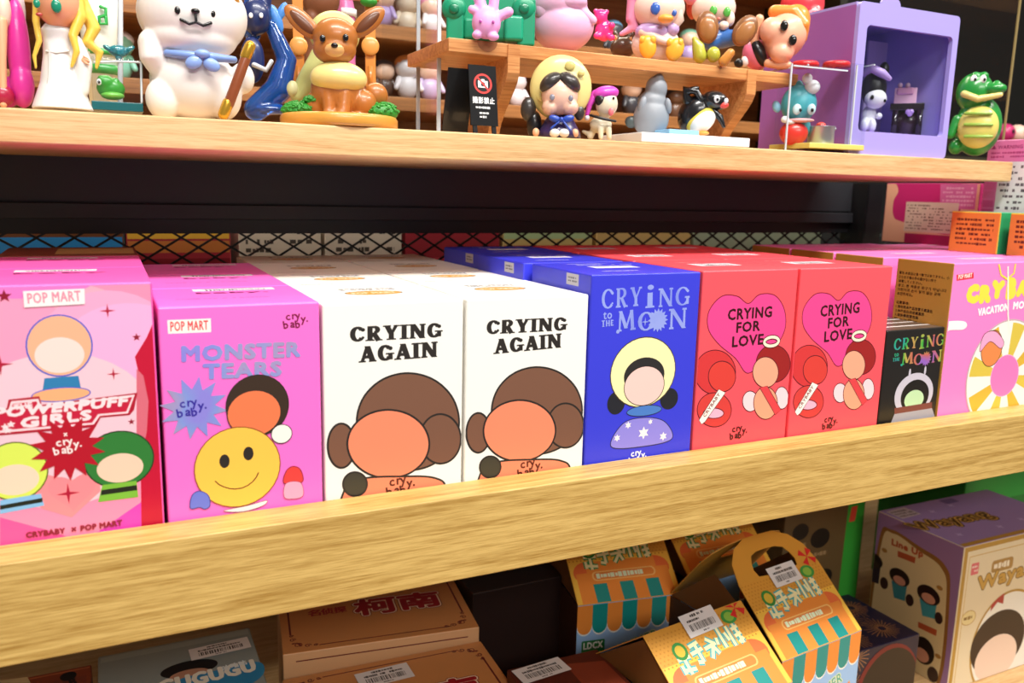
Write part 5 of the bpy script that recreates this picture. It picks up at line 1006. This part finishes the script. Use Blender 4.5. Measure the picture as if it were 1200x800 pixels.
for x, y, r in ((.018, .048, .018), (.046, .044, .020), (.026, .016, .016), (.066, .054, .018), (.062, .018, .018)):
    for k in range(26):
        q = k*2*math.pi/26; r1 = r*random.uniform(.7, 1); a.line([(x+r*.18*math.cos(q), y+r*.18*math.sin(q)), (x+r1*math.cos(q), y+r1*math.sin(q))], 'a87850', .0007)
a.build('top_print', t)
a = Art((.4985, .0056, ZF), (1, 0, 0), (0, 0, 1), (0, -1, 0)); a.clip = (.001, .084, .001, .059)
for x, y, r in ((.014, .055, .014), (.012, .03, .012)):
    for k in range(22): q = k*2*math.pi/22; a.line([(x+r*.2*math.cos(q), y+r*.2*math.sin(q)), (x+r*math.cos(q), y+r*math.sin(q))], 'a87850', .0007)
a.poly(disc(.052, .018, .036, .040, 36), '7a1a24'); a.poly(disc(.054, .016, .034, .038, 36), '1f1414'); a.poly(rrect(.002, .012, .030, .044, .001), '2f6ac8'); a.build('front_print', t)
t, a, fr = lowbox('tan box with bright green edge behind the fireworks box', (.535, .115), 0, .100, .09, -.275, '7a6038', side='6a5434'); fr.poly([(.074, 0), (.099, 0), (.099, .134), (.078, .134)], '3aa83c'); fr.poly([(.08, .11), (.088, .11), (.09, .125), (.082, .125)], 'd84a3a')
for x, y, r in ((.02, .11, .010), (.045, .10, .012), (.03, .07, .010), (.055, .06, .010)): fr.poly(disc(x, y, r, r*.8), '221a16'); fr.marks(x-r, x+r, y-r*1.6, y-r, 1, 'a88a60')
fr.build('front_print', t)
t, a, fr = lowbox('bright green box behind the lavender box at the right edge', (.755, .100), 0, .16, .10, -.268, '2f8a3a'); a.poly([(.002, .030), (.158, .030), (.158, .098), (.002, .098)], 'b8ac70'); fr.poly([(.001, .110), (.159, .110), (.159, .138), (.001, .138)], '38b048'); a.build('top_print', t); fr.build('front_print', t)
SPOTS = [(0.1848, 0.2195, -0.4920), (0.1726, 0.0974, -0.4920), (0.0303, 0.1674, -0.4920), (-0.0771, 0.1629, -0.4920), (0.2854, 0.0412, -0.4920), (0.3114, 0.2460, -0.4920), (0.4016, 0.1947, -0.4920), (0.5113, 0.2004, -0.4920), (0.3777, 0.0403, -0.4920), (0.4853, 0.0830, -0.4920), (0.8359, 0.1386, -0.4920), (0.6492, 0.1357, -0.4920), (0.7020, 0.2760, -0.4920), (1.0020, 0.2640, -0.4920)]
for t, p in zip(LOWER, SPOTS): t.location = p; t.scale = (1.2, 1.2, 1.2)
# far right: toys on the dark side ledge and a glass edge
for i, (px_, py_, cn, col, h) in enumerate([(1182, 118, 'magenta', 'c02a6a', .05), (1196, 122, 'orange brown', 'b0643c', .05)]):
    P = aty(px_, py_, .45); t = thing('figurine', f'blurred {cn} figurine on the dark ledge behind the crocodile', 'figurine', (P[0], .45, .062), .2)
    mesh('body', *ell((0, 0, h*.35), (h*.35, h*.3, h*.35)), M(col, .35), t, True, local=True); mesh('head', *ell((0, 0, h*.85), (h*.3, h*.3, h*.28)), M('e8c4b0' if i else col, .35), t, True, local=True); mesh('eye', *ell((-.004, -h*.28, h*.88), (h*.06, h*.04, h*.07), (0, 0, 0), 10, 6), M('201818', .3), t, True, local=True)
P = aty(1189, 60, .14); t = thing('glass_panel', 'upright clear glass panel edge at the right frame side', 'panel', (P[0], .18, -.046)); box('pane', (P[0]-.001, .1415, -.0455), (P[0]+.001, .30, .25), ACRYL, t); box('polished_edge', (P[0]-.0011, .140, -.0455), (P[0]+.0011, .1413, .25), M('8a7a50', .2), t)
